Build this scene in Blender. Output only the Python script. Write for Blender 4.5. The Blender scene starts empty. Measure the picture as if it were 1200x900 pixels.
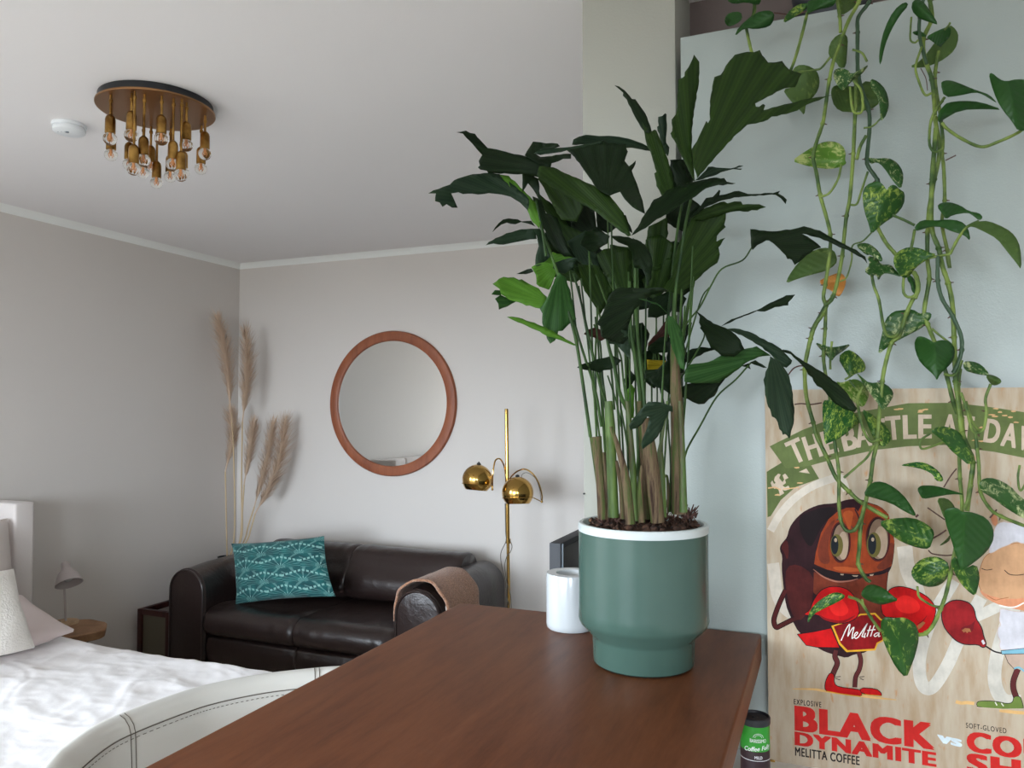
import bpy, bmesh, math, random
from mathutils import Vector, Matrix, noise, geometry
R = math.radians
C = bpy.context.scene.collection
sc = bpy.context.scene
# ------------------------------------------------------------------ camera (1200x900 photograph, 26 mm equivalent phone lens)
F = 905.0; YAW = R(22.24); PITCH = R(2.03)
CAM = Vector((0, 0, 1.5))
cam_d = bpy.data.cameras.new('camera'); cam = bpy.data.objects.new('camera', cam_d); C.objects.link(cam)
cam_d.sensor_fit = 'HORIZONTAL'; cam_d.sensor_width = 36; cam_d.lens = F / 1200 * 36
cam_d.clip_start = 0.05
cam.location = CAM; cam.rotation_euler = (R(90) + PITCH, 0, YAW)
sc.camera = cam
ROT = cam.rotation_euler.to_matrix()
FWD = ROT @ Vector((0, 0, -1))
FH = Vector((FWD.x, FWD.y, 0)).normalized()
def ray(px, py):                       # direction through a pixel, scaled so the horizontal forward distance is 1
    d = ROT @ Vector(((px - 600) / F, -(py - 450) / F, -1))
    return d / d.dot(FH)
def at(px, py, Z): return CAM + ray(px, py) * Z          # at horizontal forward distance Z
def onY(px, py, Y): d = ray(px, py); return CAM + d * (Y / d.y)
def onZ(px, py, z): d = ray(px, py); return CAM + d * ((z - CAM.z) / d.z)
def onX(px, py, x): d = ray(px, py); return CAM + d * (x / d.x)

# ------------------------------------------------------------------ object helpers
def link(name, me, parent=None, mats=None):
    o = bpy.data.objects.new(name, me); C.objects.link(o)
    if parent is not None: o.parent = parent
    for m in (mats or []): me.materials.append(m)
    return o
def tag(o, label=None, cat=None, group=None, kind=None):
    if label: o['label'] = label
    if cat: o['category'] = cat
    if group: o['group'] = group
    if kind: o['kind'] = kind
    return o
def empty(name, loc, label, cat, group=None):
    o = bpy.data.objects.new(name, None); C.objects.link(o); o.location = loc; o.empty_display_size = .05
    return tag(o, label, cat, group)
def setpar(o, parent):                 # keep world coordinates of an object built in world space
    o.parent = parent
    o.matrix_parent_inverse = parent_matrix(parent).inverted()
    return o
def parent_matrix(p):
    m = Matrix.Translation(p.location) @ p.rotation_euler.to_matrix().to_4x4()
    if p.parent: m = parent_matrix(p.parent) @ p.matrix_parent_inverse @ m
    return m
class MB:                              # collects shapes in world space, links them as one mesh
    def __init__(s): s.bm = bmesh.new(); s.uv = None; s.mi = 0
    def _set(s, faces, mi):
        for f in faces: f.material_index = mi; f.smooth = True
    def box(s, a, b, mi=0, bevel=0, seg=2, mat=None):
        a = Vector(a); b = Vector(b)
        r = bmesh.ops.create_cube(s.bm, size=1)
        vs = r['verts']
        for v in vs:
            v.co = Vector(((a.x + b.x) / 2 + v.co.x * (b.x - a.x), (a.y + b.y) / 2 + v.co.y * (b.y - a.y), (a.z + b.z) / 2 + v.co.z * (b.z - a.z)))
        es = list({e for v in vs for e in v.link_edges})
        if bevel > 0:
            rr = bmesh.ops.bevel(s.bm, geom=es, offset=bevel, segments=seg, profile=.6, affect='EDGES')
            vs = list({v for f in rr['faces'] for v in f.verts} | {v for v in vs if v.is_valid})
        fs = list({f for v in vs for f in v.link_faces})
        s._set(fs, mi)
        if bevel <= 0:
            for f in fs: f.smooth = False
        if mat is not None: bmesh.ops.transform(s.bm, matrix=mat, verts=vs)
        return vs
    def lathe(s, prof, origin, n=48, mi=0, axis=None, closed=False):
        # prof list of (r, h); revolve about axis (default z)
        q = Vector((0, 0, 1)).rotation_difference(Vector(axis).normalized()).to_matrix() if axis is not None else Matrix.Identity(3)
        o = Vector(origin); rings = []
        for (r, h) in prof:
            if r < 1e-6: rings.append([s.bm.verts.new(o + q @ Vector((0, 0, h)))])
            else: rings.append([s.bm.verts.new(o + q @ Vector((r * math.cos(2 * math.pi * k / n), r * math.sin(2 * math.pi * k / n), h))) for k in range(n)])
        fs = []
        for A, B in zip(rings, rings[1:]):
            for k in range(n):
                k2 = (k + 1) % n
                if len(A) == 1 and len(B) == 1: continue
                if len(A) == 1: fs.append(s.bm.faces.new((A[0], B[k], B[k2])))
                elif len(B) == 1: fs.append(s.bm.faces.new((A[k], A[k2], B[0])))
                else: fs.append(s.bm.faces.new((A[k], A[k2], B[k2], B[k])))
        s._set(fs, mi); return fs
    def tube(s, pts, rad, n=8, mi=0, cap=True, flat=1.0):
        pts = [Vector(p) for p in pts]
        m = len(pts); rads = rad if isinstance(rad, (list, tuple)) else [rad] * m
        up = Vector((.13, .21, .97)).normalized(); rings = []; prev = None
        for i, p in enumerate(pts):
            t = (pts[min(i + 1, m - 1)] - pts[max(i - 1, 0)])
            if t.length < 1e-9: t = Vector((0, 0, 1))
            t.normalize()
            if prev is None:
                x = t.cross(up)
                if x.length < 1e-3: x = t.cross(Vector((1, 0, 0)))
            else:
                x = prev - t * prev.dot(t)
            x.normalize(); prev = x; y = t.cross(x)
            rings.append([s.bm.verts.new(p + (x * math.cos(2 * math.pi * k / n) + y * math.sin(2 * math.pi * k / n) * flat) * rads[i]) for k in range(n)])
        fs = []
        for A, B in zip(rings, rings[1:]):
            for k in range(n): fs.append(s.bm.faces.new((A[k], A[(k + 1) % n], B[(k + 1) % n], B[k])))
        if cap:
            fs.append(s.bm.faces.new(list(reversed(rings[0])))); fs.append(s.bm.faces.new(rings[-1]))
        s._set(fs, mi); return fs
    def sphere(s, c, r, mi=0, sub=2, scale=(1, 1, 1)):
        rr = bmesh.ops.create_icosphere(s.bm, subdivisions=sub, radius=r)
        for v in rr['verts']: v.co = Vector(c) + Vector((v.co.x * scale[0], v.co.y * scale[1], v.co.z * scale[2]))
        s._set({f for v in rr['verts'] for f in v.link_faces}, mi)
        return rr['verts']
    def poly(s, pts, mi=0):
        vs = [s.bm.verts.new(p) for p in pts]
        f = s.bm.faces.new(vs); f.material_index = mi; return f
    def grid(s, fn, nu, nv, mi=0, uv=True, wrap=False):
        vv = [[s.bm.verts.new(fn(i / nu, j / nv)) for j in range(nv + 1)] for i in range(nu if wrap else nu + 1)]
        L = s.bm.loops.layers.uv.verify() if uv else None
        fs = []
        for i in range(nu):
            for j in range(nv):
                i2 = (i + 1) % nu if wrap else i + 1
                f = s.bm.faces.new((vv[i][j], vv[i2][j], vv[i2][j + 1], vv[i][j + 1])); fs.append(f)
                if uv:
                    for lp, (a, b) in zip(f.loops, ((i, j), (i + 1, j), (i + 1, j + 1), (i, j + 1))): lp[L].uv = (a / nu, b / nv)
        s._set(fs, mi); return fs
    def build(s, name, mats, parent=None, label=None, normals=True):
        if not isinstance(mats, (list, tuple)): mats = [mats]
        if normals: bmesh.ops.recalc_face_normals(s.bm, faces=s.bm.faces)
        me = bpy.data.meshes.new(name); s.bm.to_mesh(me); s.bm.free(); me.set_sharp_from_angle(angle=R(38))
        o = link(name, me, None, mats)
        if parent is not None: setpar(o, parent)
        if label: o['label'] = label
        return o
def spline(pts, k=6):                  # Catmull-Rom through points
    pts = [Vector(p) for p in pts]
    if len(pts) < 3: return pts
    P = [pts[0] * 2 - pts[1]] + pts + [pts[-1] * 2 - pts[-2]]; out = []
    for i in range(1, len(P) - 2):
        for j in range(k):
            t = j / k; a, b, c, d = P[i - 1], P[i], P[i + 1], P[i + 2]
            out.append(.5 * ((2 * b) + (c - a) * t + (2 * a - 5 * b + 4 * c - d) * t * t + (3 * b - a - 3 * c + d) * t ** 3))
    out.append(pts[-1]); return out

# ------------------------------------------------------------------ materials
def srgb(r, g, b):
    f = lambda c: (c / 255 / 12.92) if c / 255 <= .04045 else ((c / 255 + .055) / 1.055) ** 2.4
    return (f(r), f(g), f(b), 1)
def mat(name, col, rough=.6, metal=0, spec=.5, coat=0, trans=0, sheen=0, ior=1.45):
    m = bpy.data.materials.new(name); m.use_nodes = True
    b = m.node_tree.nodes['Principled BSDF']
    b.inputs['Base Color'].default_value = col if len(col) == 4 else (*col, 1)
    b.inputs['Roughness'].default_value = rough; b.inputs['Metallic'].default_value = metal
    b.inputs['Specular IOR Level'].default_value = spec; b.inputs['Coat Weight'].default_value = coat
    b.inputs['Transmission Weight'].default_value = trans; b.inputs['Sheen Weight'].default_value = sheen
    b.inputs['IOR'].default_value = ior
    return m
class NT:
    def __init__(s, m): s.m = m; s.t = m.node_tree; s.b = s.t.nodes['Principled BSDF']; s.out = s.t.nodes['Material Output']
    def n(s, typ, **kw):
        x = s.t.nodes.new(typ)
        for k, v in kw.items():
            if k in x.inputs: x.inputs[k].default_value = v
            else: setattr(x, k, v)
        return x
    def l(s, a, b): s.t.links.new(a, b)
    def math(s, op, a, b=None, c=None):
        x = s.t.nodes.new('ShaderNodeMath'); x.operation = op
        for i, v in enumerate((a, b, c)):
            if v is None: continue
            if isinstance(v, (int, float)): x.inputs[i].default_value = v
            else: s.l(v, x.inputs[i])
        return x.outputs[0]
    def ramp(s, fac, stops):
        x = s.t.nodes.new('ShaderNodeValToRGB'); e = x.color_ramp.elements
        while len(e) < len(stops): e.new(.5)
        for el, (p, c) in zip(e, stops): el.position = p; el.color = c if len(c) == 4 else (*c, 1)
        s.l(fac, x.inputs[0]); return x.outputs[0]
    def mix(s, fac, a, b):
        x = s.t.nodes.new('ShaderNodeMix'); x.data_type = 'RGBA'
        for sock, v in ((x.inputs[0], fac), (x.inputs[6], a), (x.inputs[7], b)):
            if isinstance(v, (int, float)): sock.default_value = v
            elif isinstance(v, tuple): sock.default_value = v
            else: s.l(v, sock)
        return x.outputs[2]
    def bump(s, h, strength=.2, dist=.01):
        x = s.t.nodes.new('ShaderNodeBump'); x.inputs['Strength'].default_value = strength; x.inputs['Distance'].default_value = dist
        s.l(h, x.inputs['Height']); s.l(x.outputs[0], s.b.inputs['Normal'])
    def coords(s, kind='Object', scale=(1, 1, 1), rot=(0, 0, 0)):
        t = s.t.nodes.new('ShaderNodeTexCoord'); mp = s.t.nodes.new('ShaderNodeMapping')
        mp.inputs['Scale'].default_value = scale; mp.inputs['Rotation'].default_value = rot
        s.l(t.outputs[kind], mp.inputs[0]); return mp.outputs[0]
    def noise(s, vec, scale=5, detail=3, rough=.5, dist=0):
        x = s.t.nodes.new('ShaderNodeTexNoise'); x.inputs['Scale'].default_value = scale; x.inputs['Detail'].default_value = detail
        x.inputs['Roughness'].default_value = rough; x.inputs['Distortion'].default_value = dist
        s.l(vec, x.inputs['Vector']); return x.outputs[0]
def plaster(name, col, scale=180, strength=.08, rough=.85, spec=.3):
    m = mat(name, col, rough, spec=spec); t = NT(m); v = t.coords('Object')
    t.bump(t.noise(v, scale, 4), strength, .004); return m
M = {}
M['wall'] = plaster('wall_paint', srgb(214, 208, 203))
M['ceiling'] = plaster('ceiling_paint', srgb(236, 234, 235))
M['cove'] = mat('cove_paint', srgb(240, 242, 240), .7)
M['pillar'] = plaster('pillar_paint', srgb(160, 160, 151))
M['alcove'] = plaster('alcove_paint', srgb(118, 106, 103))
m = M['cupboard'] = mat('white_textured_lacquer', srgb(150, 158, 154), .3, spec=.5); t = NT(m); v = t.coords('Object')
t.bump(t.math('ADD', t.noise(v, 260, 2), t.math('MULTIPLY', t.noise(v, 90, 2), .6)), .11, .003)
M['white_paint'] = mat('white_frame_paint', srgb(235, 235, 233), .45)
def woodmat(name, c1, c2, c3, axis_scale, rough=.35, nscale=3.0, spec=.5):
    m = mat(name, c1, rough, spec=spec); t = NT(m); v = t.coords('Object', axis_scale)
    n1 = t.noise(v, nscale, 6, .6, .35); n2 = t.noise(v, nscale * 9, 3, .7)
    f = t.math('ADD', t.math('MULTIPLY', n1, .8), t.math('MULTIPLY', n2, .25))
    t.l(t.ramp(f, [(.3, c2), (.52, c1), (.72, c3)]), t.b.inputs['Base Color'])
    t.bump(n2, .04, .002); return m
M['walnut'] = woodmat('walnut_top', srgb(106, 62, 38), srgb(84, 46, 27), srgb(118, 72, 46), (9, 1.2, 9), .42, spec=.16)
M['floor'] = woodmat('floor_planks', srgb(186, 174, 158), srgb(166, 154, 138), srgb(198, 186, 170), (8, 1, 8), .45)
M['teak'] = woodmat('teak_frame', srgb(142, 78, 48), srgb(115, 58, 34), srgb(160, 92, 58), (6, 6, 1), .4)
M['mahogany'] = woodmat('mahogany', srgb(58, 26, 24), srgb(38, 16, 15), srgb(72, 34, 30), (8, 8, 1), .35)
M['slice_wood'] = woodmat('slice_wood', srgb(150, 112, 80), srgb(118, 82, 56), srgb(172, 134, 100), (4, 4, 6), .6)
M['light_wood'] = woodmat('light_wood', srgb(190, 160, 128), srgb(170, 138, 108), srgb(205, 178, 146), (5, 5, 5), .55)
M['mirror'] = mat('mirror_glass', (.86, .88, .87), .01, 1)
m = M['leather'] = mat('dark_brown_leather', srgb(44, 33, 31), .28, spec=.6); t = NT(m); v = t.coords('Object')
t.bump(t.math('ADD', t.noise(v, 9, 4, .6, .8), t.math('MULTIPLY', t.noise(v, 160, 2), .12)), .22, .02)
m = M['white_leather'] = mat('white_leather', srgb(214, 212, 206), .42, spec=.5); t = NT(m); v = t.coords('Object')
t.bump(t.math('ADD', t.noise(v, 12, 3), t.math('MULTIPLY', t.noise(v, 300, 2), .15)), .12, .006)
M['stitch'] = mat('dark_stitching', srgb(96, 88, 78), .8)
M['brass'] = mat('polished_brass', srgb(196, 158, 88), .14, 1)
m = M['old_brass'] = mat('aged_brass', srgb(168, 128, 66), .3, 1); t = NT(m); v = t.coords('Object')
t.l(t.ramp(t.noise(v, 22, 4), [(.35, srgb(122, 88, 44)), (.65, srgb(184, 144, 78))]), t.b.inputs['Base Color'])
M['plate_brass'] = mat('brown_brass_plate', srgb(150, 112, 78), .28, 1)
M['black_metal'] = mat('black_metal', srgb(30, 32, 36), .45)
M['clear_glass'] = mat('bulb_glass', (.98, .97, .93), .02, trans=1, ior=1.2)
M['filament'] = mat('filament', srgb(214, 150, 100), .4)
M['plastic_white'] = mat('white_plastic', srgb(232, 236, 240), .5)
M['ceramic'] = mat('white_glazed_ceramic', srgb(190, 194, 196), .13, coat=.4)
m = M['pot_green'] = mat('sage_green_glaze', srgb(66, 90, 81), .27, spec=.38, coat=.05); t = NT(m); v = t.coords('Object')
t.l(t.ramp(t.noise(v, 5, 4), [(.3, srgb(60, 83, 75)), (.7, srgb(68, 92, 83))]), t.b.inputs['Base Color'])
M['pot_rim'] = mat('white_glazed_rim', srgb(192, 199, 199), .3)
m = M['soil'] = mat('potting_soil', srgb(58, 38, 28), .95); t = NT(m); v = t.coords('Object')
t.l(t.ramp(t.noise(v, 90, 4), [(.35, srgb(34, 22, 17)), (.6, srgb(76, 50, 36)), (.8, srgb(120, 88, 62))]), t.b.inputs['Base Color'])
M['black_gloss'] = mat('black_gloss', srgb(28, 32, 40), .15)
M['black_matt'] = mat('charcoal_plastic', srgb(44, 46, 52), .5)
M['steel_trim'] = mat('grey_trim', srgb(140, 150, 160), .3, .6)
def fabric(name, col, sc_=240, st=.3, rough=.95):
    m = mat(name, col, rough, sheen=.25, spec=.2); t = NT(m); v = t.coords('Object')
    t.bump(t.noise(v, sc_, 2), st, .003); return m
M['bed_fabric'] = fabric('headboard_fabric', srgb(214, 206, 202))
M['duvet'] = fabric('white_duvet_cotton', srgb(246, 242, 242), 60, .15)
M['pillow_rose'] = fabric('pale_rose_cotton', srgb(216, 200, 196), 60, .15)
M['pillow_taupe'] = fabric('taupe_linen', srgb(205, 194, 188), 140, .2)
m = M['fluffy'] = fabric('white_boucle', srgb(228, 222, 214), 130, 1.0)
m = M['throw'] = mat('tan_boucle', srgb(170, 122, 94), .95, sheen=.4); t = NT(m); v = t.coords('Object')
t.l(t.ramp(t.noise(v, 130, 3), [(.35, srgb(140, 94, 70)), (.7, srgb(196, 150, 120))]), t.b.inputs['Base Color']); t.bump(t.noise(v, 160, 3), .9, .006)
M['throw_back'] = fabric('cream_fleece', srgb(222, 214, 204), 200, .4)
M['taupe_metal'] = mat('mauve_grey_enamel', srgb(186, 176, 174), .45)
M['olive_glass'] = mat('olive_panel', srgb(92, 86, 72), .35)
M['cable'] = mat('grey_cable', srgb(90, 82, 72), .5)
m = M['pampas'] = mat('pampas_straw', srgb(204, 178, 154), .9); 
M['straw_stalk'] = mat('straw_stalk', srgb(196, 172, 138), .7)
# teal velvet with pale fan-like leaf motifs
m = M['teal'] = mat('teal_velvet', srgb(26, 108, 112), .8, sheen=.15); t = NT(m)
tc = t.n('ShaderNodeUVMap'); sep = t.n('ShaderNodeSeparateXYZ'); t.l(tc.outputs[0], sep.inputs[0])
nz = t.n('ShaderNodeTexNoise'); nz.inputs['Scale'].default_value = 9; t.l(tc.outputs[0], nz.inputs['Vector'])
row = t.math('FLOOR', t.math('MULTIPLY', sep.outputs[1], 4.4))
fv = t.math('FRACT', t.math('MULTIPLY', sep.outputs[1], 4.4))
shift = t.math('MULTIPLY', t.math('MODULO', row, 2.0), .5)
fu = t.math('FRACT', t.math('ADD', t.math('MULTIPLY', sep.outputs[0], 2.6), shift))
ang = t.math('ARCTAN2', t.math('SUBTRACT', fv, .12), t.math('SUBTRACT', fu, .5))
rad_ = t.math('SQRT', t.math('ADD', t.math('POWER', t.math('SUBTRACT', fu, .5), 2.0), t.math('POWER', t.math('MULTIPLY', t.math('SUBTRACT', fv, .12), .55), 2.0)))
st = t.math('GREATER_THAN', t.math('SINE', t.math('ADD', t.math('MULTIPLY', ang, 17.0), t.math('MULTIPLY', nz.outputs[0], 3.0))), .72)
near = t.math('LESS_THAN', rad_, .13)
edge = t.math('LESS_THAN', t.math('ABSOLUTE', t.math('SUBTRACT', t.math('SUBTRACT', fv, .82), t.math('MULTIPLY', t.math('ABSOLUTE', t.math('SUBTRACT', fu, .5)), -.7))), .07)
wob = t.math('GREATER_THAN', t.math('SINE', t.math('MULTIPLY', fu, 60.0)), -.3)
f1 = t.math('MULTIPLY', st, t.math('ADD', t.math('MULTIPLY', near, .9), .28))
f2 = t.math('MAXIMUM', f1, t.math('MULTIPLY', t.math('MULTIPLY', edge, wob), .75))
base = t.ramp(nz.outputs[0], [(.35, srgb(6, 66, 70)), (.7, srgb(18, 100, 100))])
t.l(t.mix(f2, base, srgb(150, 196, 188)), t.b.inputs['Base Color'])
# ---- leaves
def leafmat(name, c_dark, c_light, stripes=26, rough=.35, transl=.25, tcol=None, vari=None, vthr=.5, vsc=(6, 9, 1)):
    m = mat(name, c_dark, rough + (.12 if vari is None else 0), spec=.22 if vari is None else .35); t = NT(m)
    uv = t.n('ShaderNodeUVMap'); sep = t.n('ShaderNodeSeparateXYZ'); t.l(uv.outputs[0], sep.inputs[0])
    if vari is None:
        w = t.math('SINE', t.math('MULTIPLY', sep.outputs[0], float(stripes * 2)))
        w2 = t.math('SINE', t.math('MULTIPLY', sep.outputs[0], float(stripes * 7.3)))
        f = t.math('ADD', t.math('MULTIPLY', w, .22), t.math('ADD', t.math('MULTIPLY', w2, .2), .5))
        col = t.ramp(f, [(.15, c_dark), (.95, c_light)])
        t.bump(f, .2, .003)
    else:
        mp = t.n('ShaderNodeMapping'); mp.inputs['Scale'].default_value = vsc; t.l(uv.outputs[0], mp.inputs[0])
        oi = t.n('ShaderNodeObjectInfo'); cmb = t.n('ShaderNodeCombineXYZ'); t.l(t.math('MULTIPLY', oi.outputs['Random'], 40.0), cmb.inputs[2])
        ad = t.n('ShaderNodeVectorMath'); ad.operation = 'ADD'; t.l(mp.outputs[0], ad.inputs[0]); t.l(cmb.outputs[0], ad.inputs[1])
        nn = t.noise(ad.outputs[0], 1.0, 6, .7, .9)
        n2 = t.noise(ad.outputs[0], .35, 2)
        f = t.math('ADD', t.math('MULTIPLY', nn, .7), t.math('MULTIPLY', n2, .3))
        base = t.mix(t.math('MULTIPLY', n2, .6), c_dark, c_light)
        k = t.ramp(f, [(vthr - .045, (0, 0, 0)), (vthr + .05, (1, 1, 1))])
        col = t.mix(k, base, vari)
        rib = t.ramp(t.math('ABSOLUTE', sep.outputs[1]), [(0, (1, 1, 1)), (.02, (0, 0, 0))])
        col = t.mix(t.math('MULTIPLY', rib, .35), col, c_light)
        side = t.math('SINE', t.math('ADD', t.math('MULTIPLY', t.math('ABSOLUTE', sep.outputs[1]), -40.0), t.math('MULTIPLY', sep.outputs[0], 45.0)))
        t.bump(side, .12, .003)
    t.l(col, t.b.inputs['Base Color'])
    tr = t.n('ShaderNodeBsdfTranslucent'); mx = t.n('ShaderNodeMixShader'); mx.inputs[0].default_value = transl
    bc = t.mix(.5, col, tcol or c_light); t.l(bc, tr.inputs['Color'])
    t.l(t.b.outputs[0], mx.inputs[1]); t.l(tr.outputs[0], mx.inputs[2]); t.l(mx.outputs[0], t.out.inputs['Surface'])
    return m
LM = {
 'd': leafmat('palm_leaf_shaded', srgb(11, 26, 8), srgb(19, 37, 12), transl=.1),  # backlit leaves: their shade is part of this very dark green
 'g': leafmat('palm_leaf_green_shaded', srgb(28, 47, 15), srgb(44, 67, 22), transl=.16),  # base green darkened for the shading within the clump
 'b': leafmat('palm_leaf_lit', srgb(72, 116, 34), srgb(92, 138, 46)),  # lit leaves: daylight brightness put into the green itself
 's': leafmat('palm_leaf_sky_sheen', srgb(25, 43, 28), srgb(42, 60, 41), rough=.3, transl=.15),  # sky reflection on the blades painted in as a paler, bluish green
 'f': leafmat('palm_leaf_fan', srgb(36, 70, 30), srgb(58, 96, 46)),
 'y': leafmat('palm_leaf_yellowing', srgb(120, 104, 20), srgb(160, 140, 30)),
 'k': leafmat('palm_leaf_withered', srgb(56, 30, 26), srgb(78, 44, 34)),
}
PM = {
 'd': leafmat('pothos_deep_green', srgb(32, 70, 28), srgb(52, 96, 38), vari=srgb(120, 160, 70), vthr=.72),
 'v': leafmat('pothos_variegated', srgb(32, 70, 28), srgb(58, 104, 38), vari=srgb(146, 168, 74), vthr=.55),
 'h': leafmat('pothos_cream_marbled', srgb(36, 74, 32), srgb(66, 106, 46), vari=srgb(186, 194, 140), vthr=.55),
 'o': leafmat('pothos_underside', srgb(66, 92, 42), srgb(86, 112, 52), vari=srgb(112, 134, 66), vthr=.6, rough=.5),
 's': leafmat('pothos_speckled', srgb(26, 80, 36), srgb(48, 108, 44), vari=srgb(170, 196, 84), vthr=.545, vsc=(14, 40, 1)),
 'l': leafmat('pothos_light_green', srgb(74, 116, 34), srgb(104, 142, 48), vari=srgb(176, 186, 116), vthr=.54),
 'r': leafmat('pothos_orange', srgb(196, 132, 62), srgb(214, 156, 84), vari=srgb(176, 110, 50), vthr=.6),
}
m = M['vine'] = mat('vine_green', srgb(98, 124, 58), .5, spec=.3); t = NT(m); v = t.coords('Object')
t.l(t.ramp(t.noise(v, 26, 4), [(.38, srgb(48, 72, 30)), (.62, srgb(112, 130, 60))]), t.b.inputs['Base Color'])
M['vine_dark'] = mat('vine_dark_green', srgb(40, 66, 40), .5)
M['vine_brown'] = mat('vine_brown', srgb(74, 46, 38), .7)
m = M['cane'] = mat('cane_bark', srgb(98, 88, 62), .8, spec=.2); t = NT(m); v = t.coords('Object', (16, 16, 1.2))
t.l(t.ramp(t.noise(v, 6, 5, .65), [(.34, srgb(48, 34, 26)), (.48, srgb(98, 82, 62)), (.58, srgb(66, 76, 40)), (.75, srgb(84, 102, 48))]), t.b.inputs['Base Color'])
t.bump(t.noise(v, 14, 4), .5, .004)
m = M['cane_green'] = mat('cane_green', srgb(92, 118, 58), .55); t = NT(m); v = t.coords('Object', (9, 9, 1.2))
t.l(t.ramp(t.noise(v, 6, 4, .6), [(.3, srgb(74, 56, 38)), (.5, srgb(66, 90, 40)), (.7, srgb(98, 122, 54))]), t.b.inputs['Base Color'])
m = M['petiole'] = mat('petiole_green', srgb(66, 98, 52), .5, spec=.25); t = NT(m); v = t.coords('Object', (3, 3, 1))
t.l(t.ramp(t.noise(v, 8, 3), [(.35, srgb(22, 44, 16)), (.65, srgb(58, 84, 36))]), t.b.inputs['Base Color'])
WORLD_STRENGTH = 20.0; EXPOSURE = 0.46
# ------------------------------------------------------------------ room shell
D = 4.3; XL = -3.84; XR = 2.2; YB = -4.0; H = 2.54
def struct(name, mb, m, **k): return tag(mb.build(name, m), kind='structure')
b = MB(); b.box((XL - .2, YB - .2, -.12), (XR + .2, D + .2, 0)); struct('floor', b, M['floor'])
b = MB(); b.box((XL - .2, YB - .2, H), (XR + .2, D + .2, H + .15)); struct('ceiling', b, M['ceiling'])
LW = (-1.4, .5, .45, 2.3)             # window in the left wall, behind the camera's left shoulder
b = MB(); b.box((XL - .2, YB - .2, 0), (XL, LW[0], H)); b.box((XL - .2, LW[1], 0), (XL, D + .2, H)); b.box((XL - .2, LW[0], 0), (XL, LW[1], LW[2])); b.box((XL - .2, LW[0], LW[3]), (XL, LW[1], H)); struct('wall_left', b, M['wall'])
b = MB(); w = .05
b.box((XL - .14, LW[0], LW[2]), (XL - .08, LW[0] + w, LW[3])); b.box((XL - .14, LW[1] - w, LW[2]), (XL - .08, LW[1], LW[3])); b.box((XL - .14, LW[0] + w, LW[2]), (XL - .08, LW[1] - w, LW[2] + w)); b.box((XL - .14, LW[0] + w, LW[3] - w), (XL - .08, LW[1] - w, LW[3]))
b.box((XL - .14, (LW[0] + LW[1]) / 2 - .04, LW[2] + w), (XL - .08, (LW[0] + LW[1]) / 2 + .04, LW[3] - w))
struct('window_3', b, M['white_paint'])
b = MB(); b.box((XL, D, 0), (XR + .2, D + .2, H)); struct('wall_back', b, M['wall'])
b = MB(); b.box((XR, YB - .2, 0), (XR + .2, D, H)); struct('wall_right', b, M['wall'])
# end of the partition wall that closes the kitchen niche
xa = onY(683, 300, 1.75).x; xb = onY(791.5, 60, 1.75).x
b = MB(); b.box((xa, 1.75, 0), (xb, D, H), bevel=.004, seg=2); struct('wall_partition', b, M['pillar'])
b = MB(); b.box((xb, 1.96, 0), (XR, 2.06, H)); struct('wall_niche', b, M['alcove'])
# wall behind the camera with two window openings
wins = [(-3.5, -.6, .1, 2.4), (.75, 2.1, 1.1, 2.46)]
b = MB(); z0 = 0
xs = [XL, wins[0][0], wins[0][1], wins[1][0], wins[1][1], XR]
b.box((xs[0], YB - .2, 0), (xs[1], YB, H)); b.box((xs[2], YB - .2, 0), (xs[3], YB, H)); b.box((xs[4], YB - .2, 0), (xs[5], YB, H))
for (x0, x1, za, zb) in wins:
    b.box((x0, YB - .2, 0), (x1, YB, za)); b.box((x0, YB - .2, zb), (x1, YB, H))
struct('wall_front', b, M['wall'])
for i, (x0, x1, za, zb) in enumerate(wins):
    b = MB(); w = .05
    b.box((x0, YB - .14, za), (x0 + w, YB - .08, zb)); b.box((x1 - w, YB - .14, za), (x1, YB - .08, zb))
    b.box((x0 + w, YB - .14, za), (x1 - w, YB - .08, za + w)); b.box((x0 + w, YB - .14, zb - w), (x1 - w, YB - .08, zb))
    xm = (x0 + x1) / 2; b.box((xm - .04, YB - .14, za + w), (xm + .04, YB - .08, zb - w))
    struct('window_%d' % (i + 1), b, M['white_paint'])
# coving
def cove(name, p0, p1, n):
    b = MB(); n = Vector(n); s = .036; p0 = Vector(p0); p1 = Vector(p1)
    prof = [Vector((0, 0, 0)), n * s, n * s * .55 + Vector((0, 0, -s * .3)), n * s * .3 + Vector((0, 0, -s * .55)), Vector((0, 0, -s))]
    A = [b.bm.verts.new(p0 + q) for q in prof]; B = [b.bm.verts.new(p1 + q) for q in prof]
    for i in range(5): b.bm.faces.new((A[i], A[(i + 1) % 5], B[(i + 1) % 5], B[i]))
    b.bm.faces.new(A); b.bm.faces.new(list(reversed(B)))
    struct(name, b, M['cove'])
cove('trim_1', (XL, YB, H), (XL, D, H), (1, 0, 0)); cove('trim_2', (XL, D, H), (xa, D, H), (0, -1, 0))
b = MB(); b.box((XL, YB, 0), (XL + .015, D, .07)); struct('baseboard_left', b, M['white_paint'])
b = MB(); b.box((XL, D - .015, 0), (xa, D, .07)); struct('baseboard_back', b, M['white_paint'])

# ------------------------------------------------------------------ tall white cupboard
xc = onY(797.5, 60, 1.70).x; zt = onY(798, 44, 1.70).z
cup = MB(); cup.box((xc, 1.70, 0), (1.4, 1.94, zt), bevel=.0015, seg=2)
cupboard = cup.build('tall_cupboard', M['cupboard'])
tag(cupboard, 'tall white lacquered cupboard behind the poster and the trailing vines', 'cupboard')

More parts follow.
